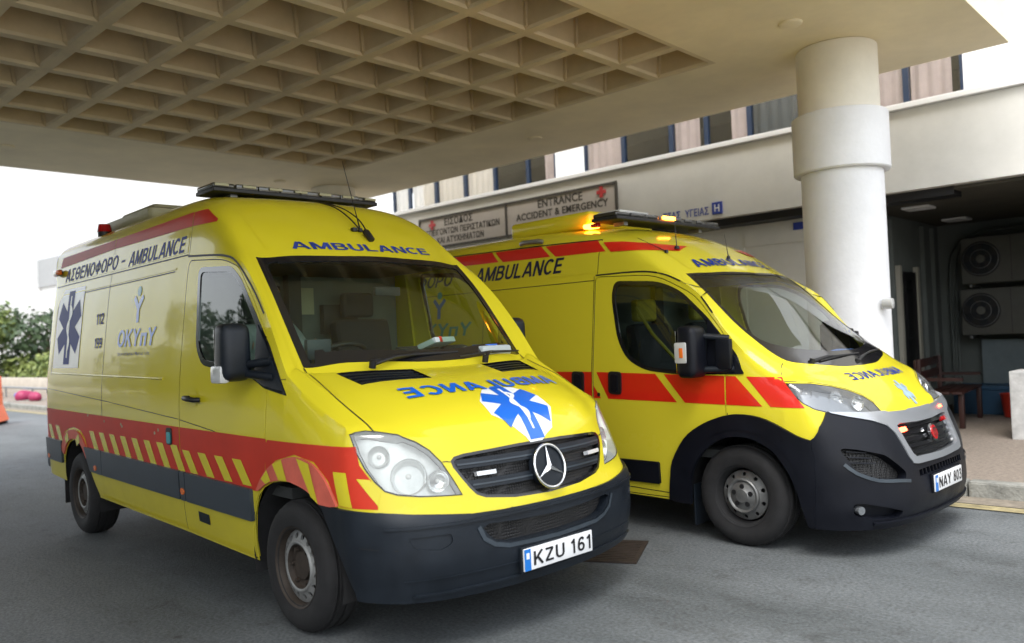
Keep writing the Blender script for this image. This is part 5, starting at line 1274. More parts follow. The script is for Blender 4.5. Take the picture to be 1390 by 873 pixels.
decal('star_of_life', bv2, flat_mesh([[(b_, a) for a, b_ in star_poly(.07, .735, .085, .075, flipy=True)]]), 'top', M['paleblue'], A2, .0024, .03)
# handles
for x in (-1.04, -1.425):
    t = decal('door_handle', bv2, flat_mesh([roundpoly([(x-.062, 1.045), (x+.062, 1.035), (x+.062, 1.215), (x-.062, 1.220)], .035, 4)]), 'side', M['black'], A2, .018, .2, .02, smooth=30)
    decal('handle_grip', bv2, flat_mesh([roundpoly([(x-.03, 1.06), (x+.035, 1.06), (x+.035, 1.195), (x-.03, 1.195)], .02, 4)]), 'side', M['plastic2'], t, .030, .2, .014)
decal('lock_button', bv2, flat_mesh([[(-1.21+.016*math.cos(a), 1.035+.016*math.sin(a)) for a in [k*math.pi/6 for k in range(12)]]]), 'side', M['black'], A2, .006)
t = tube('roof_side_lamp', [(-2.16, -.885, 2.352), (-2.12, -.905, 2.358), (-1.93, -.905, 2.352), (-1.89, -.885, 2.344)], .020, M['steelplain'], A2, 8)
# light bar with one lit orange section, roof unit and orange rear beacon
LB = light_bar('light_bar', A2, (-1.28, 0, 2.492), 1.56, .28, .076, M['smoke'])
box('lit_section', (-1.137, -.06, 2.506), (.02, .18, .034), M['orangeglow'], LB, bev=.01)
b = B(); add_box(b, (-1.28, -.52, 2.528), (.24, .40, .024), bev=.012); obj('pale_cover', b, M['clearlens'], LB, 40)
b = B(); add_box(b, (-2.05, -.18, 2.52), (1.0, .92, .15), bev=.05, seg=3); obj('roof_unit', b, M['yellow2'], A2, 40)
box('lit_section', (-1.52, -.66, 2.445), (.12, .09, .04), M['orangeglow'], LB, bev=.015); box('red_cover', (-1.44, -.70, 2.44), (.08, .05, .035), M['redlens'], LB, bev=.012)
antenna(A2, (-.73, -.70, 2.145), (-.93, -.80, 2.27), .016); antenna(A2, (-.74, -.54, 2.185), (-.78, -.50, 2.42), .024); antenna(A2, (-.56, -.07, 2.105), (-.60, -.05, 2.30), .018)
# mirrors
for sg in (-1, 1):
    MR2 = mirror_housing(A2, (-.265, sg*1.125, 1.365), (.15, .20, .37), M['plastic2'], [((-.03, sg*1.0, 1.45), (-.22, sg*1.08, 1.475)), ((.01, sg*1.01, 1.235), (-.22, sg*1.08, 1.235))], None)
    b = B(); add_box(b, (-.285, sg*1.218, 1.36), (.10, .03, .15), bev=.02); obj('mirror_indicator', b, M['clearlens'], MR2, 50)
    b = B(); add_box(b, (-.275, sg*1.234, 1.36), (.03, .006, .07), bev=.01); obj('indicator_bulb', b, M['amber'], MR2, 50)
    decal('mirror_sail', bv2, flat_mesh([roundpoly([(-.21, 1.60), (-.05, 1.42), (.085, 1.20), (-.21, 1.20)], [.02, .06, .02, .02])]), 'side' if sg < 0 else 'left', M['plastic2'], A2, .008, .1, .012)
    box('mirror_foot', (-.05, sg*1.04, 1.34), (.12, .05, .22), M['plastic2'], MR2, bev=.02)
wiper(A2, (.36, -.58, 1.262), (.385, -.50, 1.262), (.395, .12, 1.290)); wiper(A2, (.44, -.02, 1.232), (.425, .06, 1.262), (.33, .66, 1.300))
for x in (0, -4.035):
    wheel(A2, x, -.99, 2, -1); wheel(A2, x, .99, 2, 1); arch_liner(A2, x, .45)
for x, y in ((-.40, -.85), (-.40, .85), (-4.45, -.85)):
    b = B(); add_box(b, (x, y, .24), (.014, .23, .30), bev=.005); obj('mud_flap', b, M['plastic'], A2)
b = B(); add_box(b, (-2.1, 0, .36), (5.2, 1.5, .10)); add_box(b, (0, 0, .33), (.12, 1.7, .12)); add_box(b, (-4.03, 0, .33), (.14, 1.7, .14)); obj('underbody', b, M['liner'], A2)
# cabin
box('cabin_floor', (-.65, 0, .62), (1.5, 1.86, .06), M['cabindark'], A2); box('bulkhead', (-1.42, 0, 1.30), (.04, 1.80, 1.34), M['cabin'], A2)
b = B(); prof = [(-.15, .95), (-.17, 1.16), (-.05, 1.24), (.20, 1.19), (.34, 1.14), (.36, .8), (.0, .7)]; add_prism(b, [(x, -.74, z-.015) for x, z in prof], (0, 1.48, 0)); fix(b); DB = obj('dashboard', b, M['dash'], A2, 30)
box('dashboard_screen', (.0, -.05, 1.26), (.10, .26, .12), M['cabindark'], DB, bev=.02)
steering(A2, -.26, -.42, 1.26); seat(A2, -.82, -.44, .90, M['seat'], M['seaty']); seat(A2, -.82, .40, .90, M['seat'], M['seaty'])
tube('seat_belt', [(-.98, -.80, 1.72), (-.90, -.70, 1.50), (-.78, -.52, 1.25), (-.70, -.36, 1.0)], .014, M['seaty'], A2, 6)
b = B(); add_box(b, (-1.36, .02, 1.5), (.05, .12, .9)); obj('bulkhead_fittings', b, M['cabindark'], A2)
box('roof_lining', (-.95, 0, 1.93), (.8, 1.4, .03), M['cabindark'], A2)
o_ = box('glove_box', on2((.20, .28, 1.275)), (.14, .26, .08), M['glove'], None, rz=.25, bev=.01); tag(o_, 'blue and white glove box on the dashboard of the ambulance on the right', 'box')
o_ = box('papers', on2((.24, .10, 1.235)), (.20, .30, .03), M['papery'], None, rz=-.2, bev=.008); tag(o_, 'yellow paper pad lying behind the wiper in the ambulance on the right', 'papers')
o_ = box('papers', on2((.12, -.58, 1.245)), (.26, .38, .02), M['paper'], None, rz=.15, bev=.006); tag(o_, 'pale sheet of paper on the driver side dashboard of the ambulance on the right', 'papers')
# ---------------------------------------------------------------- ground, road, pavement
def asphalt(name, c0, c1, worn=True):
    m, nt, b = new_mat(name); tc = node(nt, 'ShaderNodeTexCoord')
    n1 = node(nt, 'ShaderNodeTexNoise', Scale=.55, Detail=8.0, Roughness=.62); n2 = node(nt, 'ShaderNodeTexNoise', Scale=48.0, Detail=5.0, Roughness=.7); n3 = node(nt, 'ShaderNodeTexNoise', Scale=4.5, Detail=6.0, Roughness=.7)
    mp = node(nt, 'ShaderNodeMapping'); mp.inputs['Scale'].default_value = (.35, 1.0, 1.0); nt.links.new(tc.outputs['Object'], mp.inputs['Vector'])
    nt.links.new(mp.outputs[0], n1.inputs['Vector']); nt.links.new(tc.outputs['Object'], n2.inputs['Vector']); nt.links.new(tc.outputs['Object'], n3.inputs['Vector'])
    rp = node(nt, 'ShaderNodeValToRGB'); rp.color_ramp.elements[0].position = .34; rp.color_ramp.elements[0].color = (*c0, 1); rp.color_ramp.elements[1].position = .68; rp.color_ramp.elements[1].color = (*c1, 1)
    nt.links.new(n1.outputs['Fac'], rp.inputs['Fac'])
    g = node(nt, 'ShaderNodeMapRange'); g.inputs['From Min'].default_value = .35; g.inputs['From Max'].default_value = .65; g.inputs['To Min'].default_value = .62; g.inputs['To Max'].default_value = 1.40; nt.links.new(n2.outputs['Fac'], g.inputs['Value'])
    m1 = node(nt, 'ShaderNodeMix', data_type='RGBA', blend_type='MULTIPLY'); m1.inputs[0].default_value = 1; nt.links.new(rp.outputs[0], m1.inputs[6]); nt.links.new(g.outputs[0], m1.inputs[7])
    # oil and tyre stains
    r2 = node(nt, 'ShaderNodeValToRGB'); r2.color_ramp.elements[0].position = .27; r2.color_ramp.elements[0].color = (.62, .60, .58, 1); r2.color_ramp.elements[1].position = .46; r2.color_ramp.elements[1].color = (1, 1, 1, 1); nt.links.new(n3.outputs['Fac'], r2.inputs['Fac'])
    m2 = node(nt, 'ShaderNodeMix', data_type='RGBA', blend_type='MULTIPLY'); m2.inputs[0].default_value = 1; nt.links.new(m1.outputs[2], m2.inputs[6]); nt.links.new(r2.outputs[0], m2.inputs[7])
    vo = node(nt, 'ShaderNodeTexVoronoi', Scale=2.3); nt.links.new(tc.outputs['Object'], vo.inputs['Vector']); r3 = node(nt, 'ShaderNodeValToRGB'); r3.color_ramp.elements[0].position = .035; r3.color_ramp.elements[0].color = (.35, .33, .31, 1); r3.color_ramp.elements[1].position = .07; r3.color_ramp.elements[1].color = (1, 1, 1, 1)
    nt.links.new(vo.outputs['Distance'], r3.inputs['Fac']); m3 = node(nt, 'ShaderNodeMix', data_type='RGBA', blend_type='MULTIPLY'); m3.inputs[0].default_value = .8; nt.links.new(m2.outputs[2], m3.inputs[6]); nt.links.new(r3.outputs[0], m3.inputs[7])
    # hairline cracks
    wv = node(nt, 'ShaderNodeTexVoronoi', feature='DISTANCE_TO_EDGE', Scale=.42); wn = node(nt, 'ShaderNodeTexNoise', Scale=2.2, Detail=6.0); nt.links.new(tc.outputs['Object'], wn.inputs['Vector'])
    av = node(nt, 'ShaderNodeMixRGB'); av.blend_type = 'ADD'; av.inputs[0].default_value = .55; nt.links.new(tc.outputs['Object'], av.inputs[1]); nt.links.new(wn.outputs['Color'], av.inputs[2]); nt.links.new(av.outputs[0], wv.inputs['Vector'])
    r4 = node(nt, 'ShaderNodeValToRGB'); r4.color_ramp.elements[0].position = .0; r4.color_ramp.elements[0].color = (.45, .44, .43, 1); r4.color_ramp.elements[1].position = .006; r4.color_ramp.elements[1].color = (1, 1, 1, 1); nt.links.new(wv.outputs['Distance'], r4.inputs['Fac'])
    m4 = node(nt, 'ShaderNodeMix', data_type='RGBA', blend_type='MULTIPLY'); m4.inputs[0].default_value = .30; nt.links.new(m3.outputs[2], m4.inputs[6]); nt.links.new(r4.outputs[0], m4.inputs[7])
    nt.links.new(m4.outputs[2], b.inputs['Base Color']); b.inputs['Roughness'].default_value = .72
    bp = node(nt, 'ShaderNodeBump', Strength=.6); bp.inputs['Distance'].default_value = .012; nt.links.new(n2.outputs['Fac'], bp.inputs['Height']); nt.links.new(bp.outputs[0], b.inputs['Normal']); return m
M['asphalt'] = asphalt('asphalt', (.058, .066, .068), (.150, .163, .170))
M['earth'] = mat('dry_ground', (.42, .39, .33), .9, noise=.35, scale=.4)
M['paving'] = mat('pebbled_paving', (.24, .20, .165), .85, noise=.35, scale=26, bump=.5, bscale=90)
M['kerb'] = mat('kerb_concrete', (.26, .26, .235), .85, noise=.5, scale=5, bump=.4, bscale=40, world=True)
M['yline'] = mat('worn_yellow_line', (.33, .28, .15), .8, noise=.45, scale=9)
M['concrete'] = mat('painted_concrete', (.80, .76, .66), .8, noise=.10, scale=1.4, bump=.15, bscale=18)
M['coffer'] = mat('shaded_coffer_paint', (.56, .44, .27), .85, noise=.22, scale=1.1, bump=.12, bscale=20, world=True)  # shade inside the coffers put into the colour, darker than the ribs
M['white'] = mat('white_render', (.80, .81, .83), .75, noise=.09, scale=1.6, bump=.15, bscale=22, world=True)
M['grill'] = mat('iron_grate', (.045, .032, .025), .7, noise=.4, scale=20, metal=.2)
M['dirt'] = mat('dirty_concrete', (.22, .19, .15), .9, noise=.4, scale=8)
def sheet(name, x0, x1, y0, y1, z, m, nx=1, ny=1):
    b = B(); V = [[b.verts.new((x0+(x1-x0)*i/nx, y0+(y1-y0)*j/ny, z)) for j in range(ny+1)] for i in range(nx+1)]
    for i in range(nx):
        for j in range(ny): b.faces.new((V[i][j], V[i+1][j], V[i+1][j+1], V[i][j+1]))
    return struct(obj(name, b, m))
sheet('ground', -300, 300, -300, 300, -.008, M['earth'])
sheet('road', -60, 40, -16, 7.66, 0, M['asphalt'])
sheet('light_bounce_sheet', 2.6, 42, -16, 7.66, .004, mat('pale_bounce_concrete', (.46, .45, .42), .85, noise=.2, scale=1.5))  # unseen pale sheet added to bounce light up to canopy and vans
sheet('yellow_line', -40, 30, 7.20, 7.36, .008, M['yline'])
# gutter strip and kerb stones
sheet('gutter_strip', -40, 30, 7.38, 7.66, .008, M['dirt'])
K = empty('kerb'); struct(K)
b = B(); add_box(b, (0, 0, .045), (.985, .15, .19), bev=.022); kme = bpy.data.meshes.new('kerb_stone'); b.to_mesh(kme); b.free()
for i in range(58):
    o = link('kerb_stone', kme, M['kerb'], K); o.location = (-41.5+i*1.0, 7.735+random.uniform(-.004, .004), random.uniform(-.005, .003))
b = B(); add_box(b, (-25.0, 11.2, .02), (74, 6.78, .20)); struct(obj('pavement', b, M['paving']))
# drain grate between the two vans
dg_ = empty('drain_grate', 'rusty rectangular drain grate in the asphalt in front of the ambulances', 'drain grate', (-3.47, 4.73, 0.0), -.06)
def to_b(wx, wy): return (wx*.728-wy*.6854, wx*.6854+wy*.728)
corners = [to_b(.604, 6.006), to_b(.902, 5.913), to_b(.731, 5.404), to_b(.399, 5.491)]
cxm = sum(c[0] for c in corners)/4; cym = sum(c[1] for c in corners)/4; ang = math.atan2(corners[1][1]-corners[0][1], corners[1][0]-corners[0][0])
dg_.location = (cxm, cym, 0); dg_.rotation_euler = (0, 0, ang)
box('grate_pit', (0, 0, .005), (.34, .54, .002), M['black'], dg_)
b = B()
for s_, t_ in (((0, .268, .008), (.36, .03, .012)), ((0, -.268, .008), (.36, .03, .012)), ((.165, 0, .008), (.03, .51, .012)), ((-.165, 0, .008), (.03, .51, .012))): add_box(b, s_, t_)
obj('grate_frame', b, M['grill'], dg_)
for k in range(12): box('grate_bar', (0, -.232+.042*k, .009), (.30, .026, .010), M['grill'], dg_)
# ---------------------------------------------------------------- canopy with coffered soffit
M['soffit'] = mat('soffit_paint', (.86, .755, .53), .8, noise=.14, scale=.7, bump=.12, bscale=14, world=True)
ZC = 4.30; X0, X1 = -13.33, -1.89; YR, YL_ = 9.56, -5.2
IX0, IX1, IY1 = -10.80, -4.19, 7.74; NX, NY = 9, 15; cx_ = (IX1-IX0)/NX; cy_ = .722; IY0 = IY1-NY*cy_
CA = empty('canopy', 'beige concrete entrance canopy with a coffered underside held on round columns', 'canopy')
b = B()
def slab(x0, x1, y0, y1): add_box(b, ((x0+x1)/2, (y0+y1)/2, ZC+.40), (x1-x0, y1-y0, .80))
slab(X0, IX0, YL_, YR); slab(IX1, X1, YL_, YR); slab(IX0, IX1, IY1, YR); slab(IX0, IX1, YL_, IY0)
obj('soffit_border', b, M['soffit'], CA)
b = B(); hx, hy = cx_/2, cy_/2
rings = []
for fx, fy, z in ((hx, hy, 0), (hx-.052, hy-.052, 0), (hx-.062, hy-.062, .03), (hx-.125, hy-.125, .32), (hx-.15, hy-.15, .345)):
    rings.append([b.verts.new(p) for p in ((-fx, -fy, z), (fx, -fy, z), (fx, fy, z), (-fx, fy, z))])
for r0, r1 in zip(rings, rings[1:]):
    for k in range(4): b.faces.new((r0[k], r1[k], r1[(k+1) % 4], r0[(k+1) % 4]))
b.faces.new(rings[-1]); bmesh.ops.bevel(b, geom=[e for e in b.edges if abs(e.verts[0].co.z-e.verts[1].co.z) > .2], offset=.03, segments=2, affect='EDGES')
fix(b)
if b.faces[0].normal.z > 0: bmesh.ops.reverse_faces(b, faces=b.faces[:])
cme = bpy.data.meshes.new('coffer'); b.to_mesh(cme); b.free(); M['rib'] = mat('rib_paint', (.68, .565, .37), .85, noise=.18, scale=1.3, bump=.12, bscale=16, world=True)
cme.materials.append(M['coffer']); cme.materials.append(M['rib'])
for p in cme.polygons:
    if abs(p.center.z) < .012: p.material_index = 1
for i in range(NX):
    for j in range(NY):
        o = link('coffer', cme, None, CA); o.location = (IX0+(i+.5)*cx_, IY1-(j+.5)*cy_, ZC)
b = B(); add_box(b, ((IX0+IX1)/2, (IY0+IY1)/2, ZC+.88), (IX1-IX0+.4, IY1-IY0+.4, .30)); obj('roof_slab', b, M['white'], CA)
# recessed spots in the border
for x, y in ((-3.16, 7.26), (-12.1, 7.33), (-12.0, 3.26), (-12.0, -.8), (-3.16, 3.2), (-7.5, 8.6), (-3.16, -.8)):
    b = B(); add_lathe(b, [(.0, ZC-.028), (.085, ZC-.028), (.10, ZC-.02), (.105, ZC-.001)], 20, 'z', (x, y, 0)); obj('ceiling_light', b, M['soffit'], CA, 40)
def column(x, y, label, r=.392):
    c = empty('column', label, 'column', (x, y, 0), 0, 'round columns of the canopy')
    def shaft(n, r0, z0, z1, mt_):
        b = B(); add_lathe(b, [(0, z0), (r0-.012, z0), (r0, z0+.012), (r0, z1-.012), (r0-.012, z1), (0, z1)], 64, 'z'); return obj(n, b, mt_, c, 40)
    shaft('lower_shaft', r, .10, 3.04, M['white']); shaft('collar', r+.068, 3.035, 3.615, M['white']); shaft('upper_shaft', r-.004, 3.61, 4.299, M['concrete'])
    return c
column(-3.18, 8.35, 'white round column with a thick collar, behind the ambulance on the right')
column(-12.2, 8.45, 'far beige column whose top shows above the light bar of the nearer ambulance')
column(-3.18, -4.0, 'round canopy column standing to the left of the camera'); column(-12.2, -4.0, 'round canopy column at the far left corner, out of the frame')
b = B(); add_lathe(b, [(0, 0), (.05, 0), (.055, .05), (.05, .09), (0, .10)], 16, 'x', (-2.80, 8.20, 1.69)); o_ = obj('wall_lamp', b, M['clearlens'], None, 40); o_.location = (.01, 0, 0); tag(o_, 'small white spout lamp sticking out of the right side of the white column', 'lamp')
# ---------------------------------------------------------------- hospital building
M['fascia'] = mat('fascia_paint', (.65, .64, .60), .8, noise=.12, scale=1.0, bump=.1, bscale=12)
M['ledge'] = mat('white_ledge', (.80, .80, .80), .7)
M['frame'] = mat('blue_window_frame', (.014, .028, .06), .4, coat=.2)
M['pane'] = glass('window_pane', (.97, .98, .98)); M['curtain'] = mat('pinkish_curtain', (.46, .365, .35), .9, noise=.15, scale=3)
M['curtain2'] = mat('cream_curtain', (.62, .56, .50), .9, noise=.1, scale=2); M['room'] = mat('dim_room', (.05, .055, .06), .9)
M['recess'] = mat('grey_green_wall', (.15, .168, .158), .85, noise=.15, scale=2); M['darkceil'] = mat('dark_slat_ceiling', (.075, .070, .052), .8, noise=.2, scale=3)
H = empty('hospital_building', 'pale hospital building behind the ambulances with a window band, plain fascia and dark recess', 'building')
F = 10.30
b = B(); add_box(b, (-3.0, F+.14, 3.54), (24.0, .28, .96)); obj('fascia', b, M['fascia'], H)
b = B(); add_box(b, (-3.0, F+.16, 4.06), (24.0, .44, .07), bev=.01); obj('sill_ledge', b, M['ledge'], H)
b = B(); add_box(b, (-3.0, F+4.0, 4.0), (24.0, 7.4, .08)); obj('floor_slab', b, M['white'], H)
# upper wall pieces round the windows
WZ0, WZ1 = 4.10, 5.00; WY = F+.22
spans = [(-13.1, -8.75), (-8.14, -4.43), (-3.75, -2.56)]
b = B(); xs = [-15.0]+[v for s in spans for v in s]+[9.0]
for i in range(0, len(xs), 2): add_box(b, ((xs[i]+xs[i+1])/2, WY+.15, (WZ0+WZ1)/2), (xs[i+1]-xs[i]-.002, .30, WZ1-WZ0))
add_box(b, (-3.0, WY+.15, 6.6), (24.0, .30, 3.2)); obj('upper_wall', b, M['white'], H)
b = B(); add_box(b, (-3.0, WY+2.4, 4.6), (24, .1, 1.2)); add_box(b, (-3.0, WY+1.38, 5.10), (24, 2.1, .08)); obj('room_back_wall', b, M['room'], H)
bays = [(-13.1, -12.58, 'c'), (-12.58, -11.79, 'c'), (-11.79, -10.97, 'c'), (-10.97, -10.19, 'c'), (-10.19, -9.39, 'g'), (-9.39, -8.75, 'h'), (-8.14, -7.37, 'p'), (-7.37, -6.50, 'g'), (-6.50, -5.91, 'q'), (-5.91, -5.24, 'h'), (-5.24, -4.43, 'b'), (-3.75, -3.19, 'p'), (-3.19, -2.56, 'q')]
for x0, x1, kd in bays:
    fr = B(); w_ = .034
    for c, s in (((x0+w_/2, WY+.03, (WZ0+WZ1)/2), (w_, .06, WZ1-WZ0-.002)), ((x1-w_/2, WY+.03, (WZ0+WZ1)/2), (w_, .06, WZ1-WZ0-.002)), (((x0+x1)/2, WY+.03, WZ0+w_/2+.001), (x1-x0-2*w_-.002, .06, w_)), (((x0+x1)/2, WY+.03, WZ1-w_/2-.001), (x1-x0-2*w_-.002, .06, w_))): add_box(fr, c, s)
    W_ = obj('window', fr, M['frame'], H)
    box('pane', ((x0+x1)/2, WY+.035, (WZ0+WZ1)/2), (x1-x0-2*w_, .006, WZ1-WZ0-2*w_), M['pane'], W_)
    if kd != 'g':
        c = B(); a0, a1 = (x0+.04, x1-.04)
        if kd == 'h': a0 = x0+(x1-x0)*.55
        if kd == 'q': a1 = x1-(x1-x0)*.22
        if kd == 'b': a0 = x0+.04; a1 = x1-.15
        n = max(8, int((a1-a0)/.03)); R0 = [c.verts.new((a0+(a1-a0)*i/n, WY+.075+.018*math.sin(i*1.3), WZ0+.01)) for i in range(n+1)]; R1 = [c.verts.new((v.co.x, v.co.y, WZ1-.01)) for v in R0]
        for i in range(n): c.faces.new((R0[i], R0[i+1], R1[i+1], R1[i]))
        obj('curtain', c, M['curtain2'] if kd in 'c' else (M['mould'] if kd == 'b' else M['curtain']), W_, 180)
# ground storey
b = B(); add_box(b, (-9.45, F+.55, 1.58), (10.9, .2, 2.90)); obj('entrance_wall', b, M['fascia'], H)
b = B(); add_box(b, (-5.0, F+.30, 3.01), (4.6, .32, .10)); obj('dark_head_strip', b, M['black'], H)
M['creamdoor'] = mat('cream_door_panel', (.42, .40, .33), .7, noise=.08, scale=2)
b = B(); add_box(b, (-4.55, F+.60, 1.45), (1.1, .12, 2.64)); d_ = obj('entrance_door', b, M['creamdoor'], H)
b = B(); add_box(b, (-4.55, F+.50, 2.80), (1.9, .14, .30)); add_box(b, (-3.93, F+.50, 1.40), (.14, .14, 2.5)); add_box(b, (-5.58, F+.50, 1.40), (.14, .14, 2.5)); obj('door_frame', b, M['fascia'], H)
b = B(); add_box(b, (-4.75, F+.528, 1.36), (1.48, .06, 2.52)); obj('door_leaf', b, M['creamdoor'], H)
def wall_text(s, x0, x1, z0, z1, y, m, parent, bold=.02, name='lettering'):
    t = text_bm(s, 1, bold); fit(t, x0, x1, z0, z1)
    for v in t.verts: v.co = Vector((v.co.x, y-v.co.z*2, v.co.y))
    for f in t.faces:
        f.normal_update()
        if f.normal.y > 0: f.normal_flip()
    return obj(name, t, m, parent)
M['signblue'] = mat('sign_blue', (.03, .06, .33), .5); M['signgrey'] = mat('sign_lettering_grey', (.07, .062, .05), .7); M['signpanel'] = mat('sign_panel', (.50, .45, .40), .7, noise=.05)
M['signred'] = mat('sign_red', (.50, .05, .05), .5)
wall_text('ΣΤΑΣ', -6.55, -6.26, 3.13, 3.24, F-.004, M['signblue'], H); t_ = wall_text('ΥΓΕΙΑΣ', -6.18, -5.80, 3.13, 3.24, F-.004, M['signblue'], H); b = B(); add_box(b, (-5.66, F-.012, 3.20), (.16, .02, .17), bev=.006); o_ = obj('blue_pictogram', b, M['signblue'], H)
wall_text('H', -5.70, -5.62, 3.15, 3.25, F-.024, M['ledge'], o_)
b = B(); add_box(b, (-4.62, F+.422, 2.86), (.30, .012, .10)); o_ = obj('door_sticker', b, M['signblue'], H)
# entrance sign
SG = empty('entrance_sign', 'double sign on the fascia reading ENTRANCE ACCIDENT & EMERGENCY DEPARTMENT in Greek and English', 'sign', (0, F-.03, 0))
sx0, sxm, sx1, sz0, sz1 = -11.98, -9.68, -7.34, 3.27, 3.83
box('sign_panel', ((sx0+sx1)/2, 0, (sz0+sz1)/2), (sx1-sx0, .03, sz1-sz0), M['signpanel'], SG)
b = B()
for x in (sx0, sxm, sx1): add_box(b, (x, -.02, (sz0+sz1)/2), (.04, .03, sz1-sz0+.04))
for z in (sz0, sz1):
    add_box(b, ((sx0+sxm)/2, -.02, z), (sxm-sx0-.042, .03, .035)); add_box(b, ((sx1+sxm)/2, -.02, z), (sx1-sxm-.042, .03, .035))
obj('sign_frame', b, M['signgrey'], SG)
def st(s, x0, x1, z0, z1): wall_text(s, x0, x1, z0, z1, -.017, M['signgrey'], SG, .03)
st('ENTRANCE', -8.95, -8.00, 3.65, 3.79); st('ACCIDENT & EMERGENCY', -9.45, -7.50, 3.49, 3.61); st('DEPARTMENT', -8.92, -8.06, 3.33, 3.45)
st('ΕΙΣΟΔΟΣ', -11.28, -10.52, 3.65, 3.79); st('ΕΠΕΙΓΟΝΤΩΝ ΠΕΡΙΣΤΑΤΙΚΩΝ', -11.80, -9.85, 3.49, 3.61); st('ΚΑΙ ΑΤΥΧΗΜΑΤΩΝ', -11.50, -10.25, 3.33, 3.45)
for x, z in ((-11.62, 3.70), (-7.62, 3.72)):
    b = B(); add_box(b, (x, -.025, z), (.17, .02, .055)); add_box(b, (x, -.0255, z), (.055, .021, .17)); bmesh.ops.recalc_face_normals(b, faces=b.faces); obj('red_cross', b, M['signred'], SG)
# deep recess on the right
XW, YB = -4.0, 14.4
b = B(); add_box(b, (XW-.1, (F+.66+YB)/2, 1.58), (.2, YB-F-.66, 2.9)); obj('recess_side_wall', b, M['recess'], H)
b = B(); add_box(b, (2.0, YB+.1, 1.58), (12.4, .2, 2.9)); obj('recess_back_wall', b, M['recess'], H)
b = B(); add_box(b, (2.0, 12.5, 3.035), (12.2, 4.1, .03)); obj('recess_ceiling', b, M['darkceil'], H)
b = B(); add_box(b, (-.9, 12.5, 1.58), (.2, 4.2, 2.9)); obj('recess_light_block', b, M['recess'], H)  # unseen wall set here to cut the light entering the recess
b = B(); add_box(b, (XW+.02, 12.75, 1.18), (.04, .66, 2.10)); d_ = obj('recess_door', b, M['black'], H)
for yy in (12.36, 13.14):
    b = B(); add_box(b, (XW+.03, yy, 1.22), (.06, .10, 2.18)); obj('door_jamb', b, M['creamdoor'], H)
b = B(); add_box(b, (XW+.04, 12.75, 1.3), (.012, .30, 1.6)); obj('door_pane', b, M['pane'], d_)
for y in (F+1.0, 12.1, 13.5, 14.0):
    b = B(); add_box(b, (XW+.03, y, 1.55), (.06, .05, 2.8)); obj('wall_batten', b, M['recess'], H)
for x, y in ((-3.45, 11.7), (-3.50, 14.0), (-1.6, 11.7), (-1.6, 14.0)):
    b = B(); add_box(b, (x, y-.05 if y < 13 else y-.4, 3.005), (.34, .34, .03), bev=.01); obj('recess_ceiling_light', b, M['ledge'], H)
# air conditioners on brackets
M['acwhite'] = mat('ac_casing', (.13, .13, .115), .6, noise=.12, scale=6)
def ac(x, z, label):
    t = empty('air_conditioner', label, 'air conditioner', (x, YB-.35, z), 0, 'air conditioners on the back wall of the recess')
    box('casing', (.12, 0, .36), (.98, .36, .70), M['acwhite'], t, bev=.02)
    b = B(); add_lathe(b, [(.0, -.187), (.245, -.187), (.265, -.183), (.268, -.175)], 32, 'y', (-.10, 0, .38)); fix(b); obj('fan_opening', b, M['black'], t)
    b = B(); add_lathe(b, [(.0, -.205), (.06, -.203), (.065, -.190)], 20, 'y', (-.10, 0, .38)); fix(b); obj('fan_hub', b, M['acwhite'], t, 40)
    for k in range(2):
        rr = .14+.10*k; b = B(); add_tube(b, [(-.10+rr*math.cos(a), -.198, .38+rr*math.sin(a)) for a in [2*math.pi*i/24 for i in range(24)]], .004, 4, True); obj('guard_ring', b, M['steelplain'], t)
    for k in range(5):
        a = k*2*math.pi/5; b = B(); c, s_ = math.cos(a), math.sin(a)
        add_prism(b, [(-.10+.06*c-.02*s_, -.192, .38+.06*s_+.02*c), (-.10+.23*c-.05*s_, -.190, .38+.23*s_+.05*c), (-.10+.22*c+.10*s_, -.192, .38+.22*s_-.10*c), (-.10+.06*c+.03*s_, -.194, .38+.06*s_-.03*c)], (0, .004, 0)); fix(b); obj('fan_blade', b, M['plastic'], t)
    for xx in (-.25, .5): box('bracket', (xx, .06, -.02), (.04, .5, .04), M['steelplain'], t)
    box('panel_seam', (.30, -.181, .36), (.006, .004, .66), M['black'], t)
    return t
ac(-3.17, 2.02, 'upper of the two stacked air conditioners on the back wall, by the ceiling'); ac(-3.20, 1.24, 'lower of the two stacked air conditioners, above the white panel')
pb = empty('pipework', 'bundle of pipes bending from the ceiling down beside the air conditioners', 'pipes')
for k in range(3):
    tube('pipe', smooth2([(-2.2, YB-.08-.05*k, 2.72+.05*k), (-3.0, YB-.08-.05*k, 2.86), (-3.45, YB-.08-.05*k, 2.80), (-3.72-.03*k, YB-.08, 2.5), (-3.75-.04*k, YB-.08, 1.6), (-3.75-.04*k, YB-.08, .14)], 5, False), .022, M['recess'], pb, 8)
o_ = box('storage_panel', (-2.9, YB-.12, .66), (1.0, .16, 1.02), mat('pale_blue_panel', (.22, .27, .29), .7, noise=.1), None, bev=.01); tag(o_, 'tall pale blue grey panel under the stacked air conditioners', 'panel')
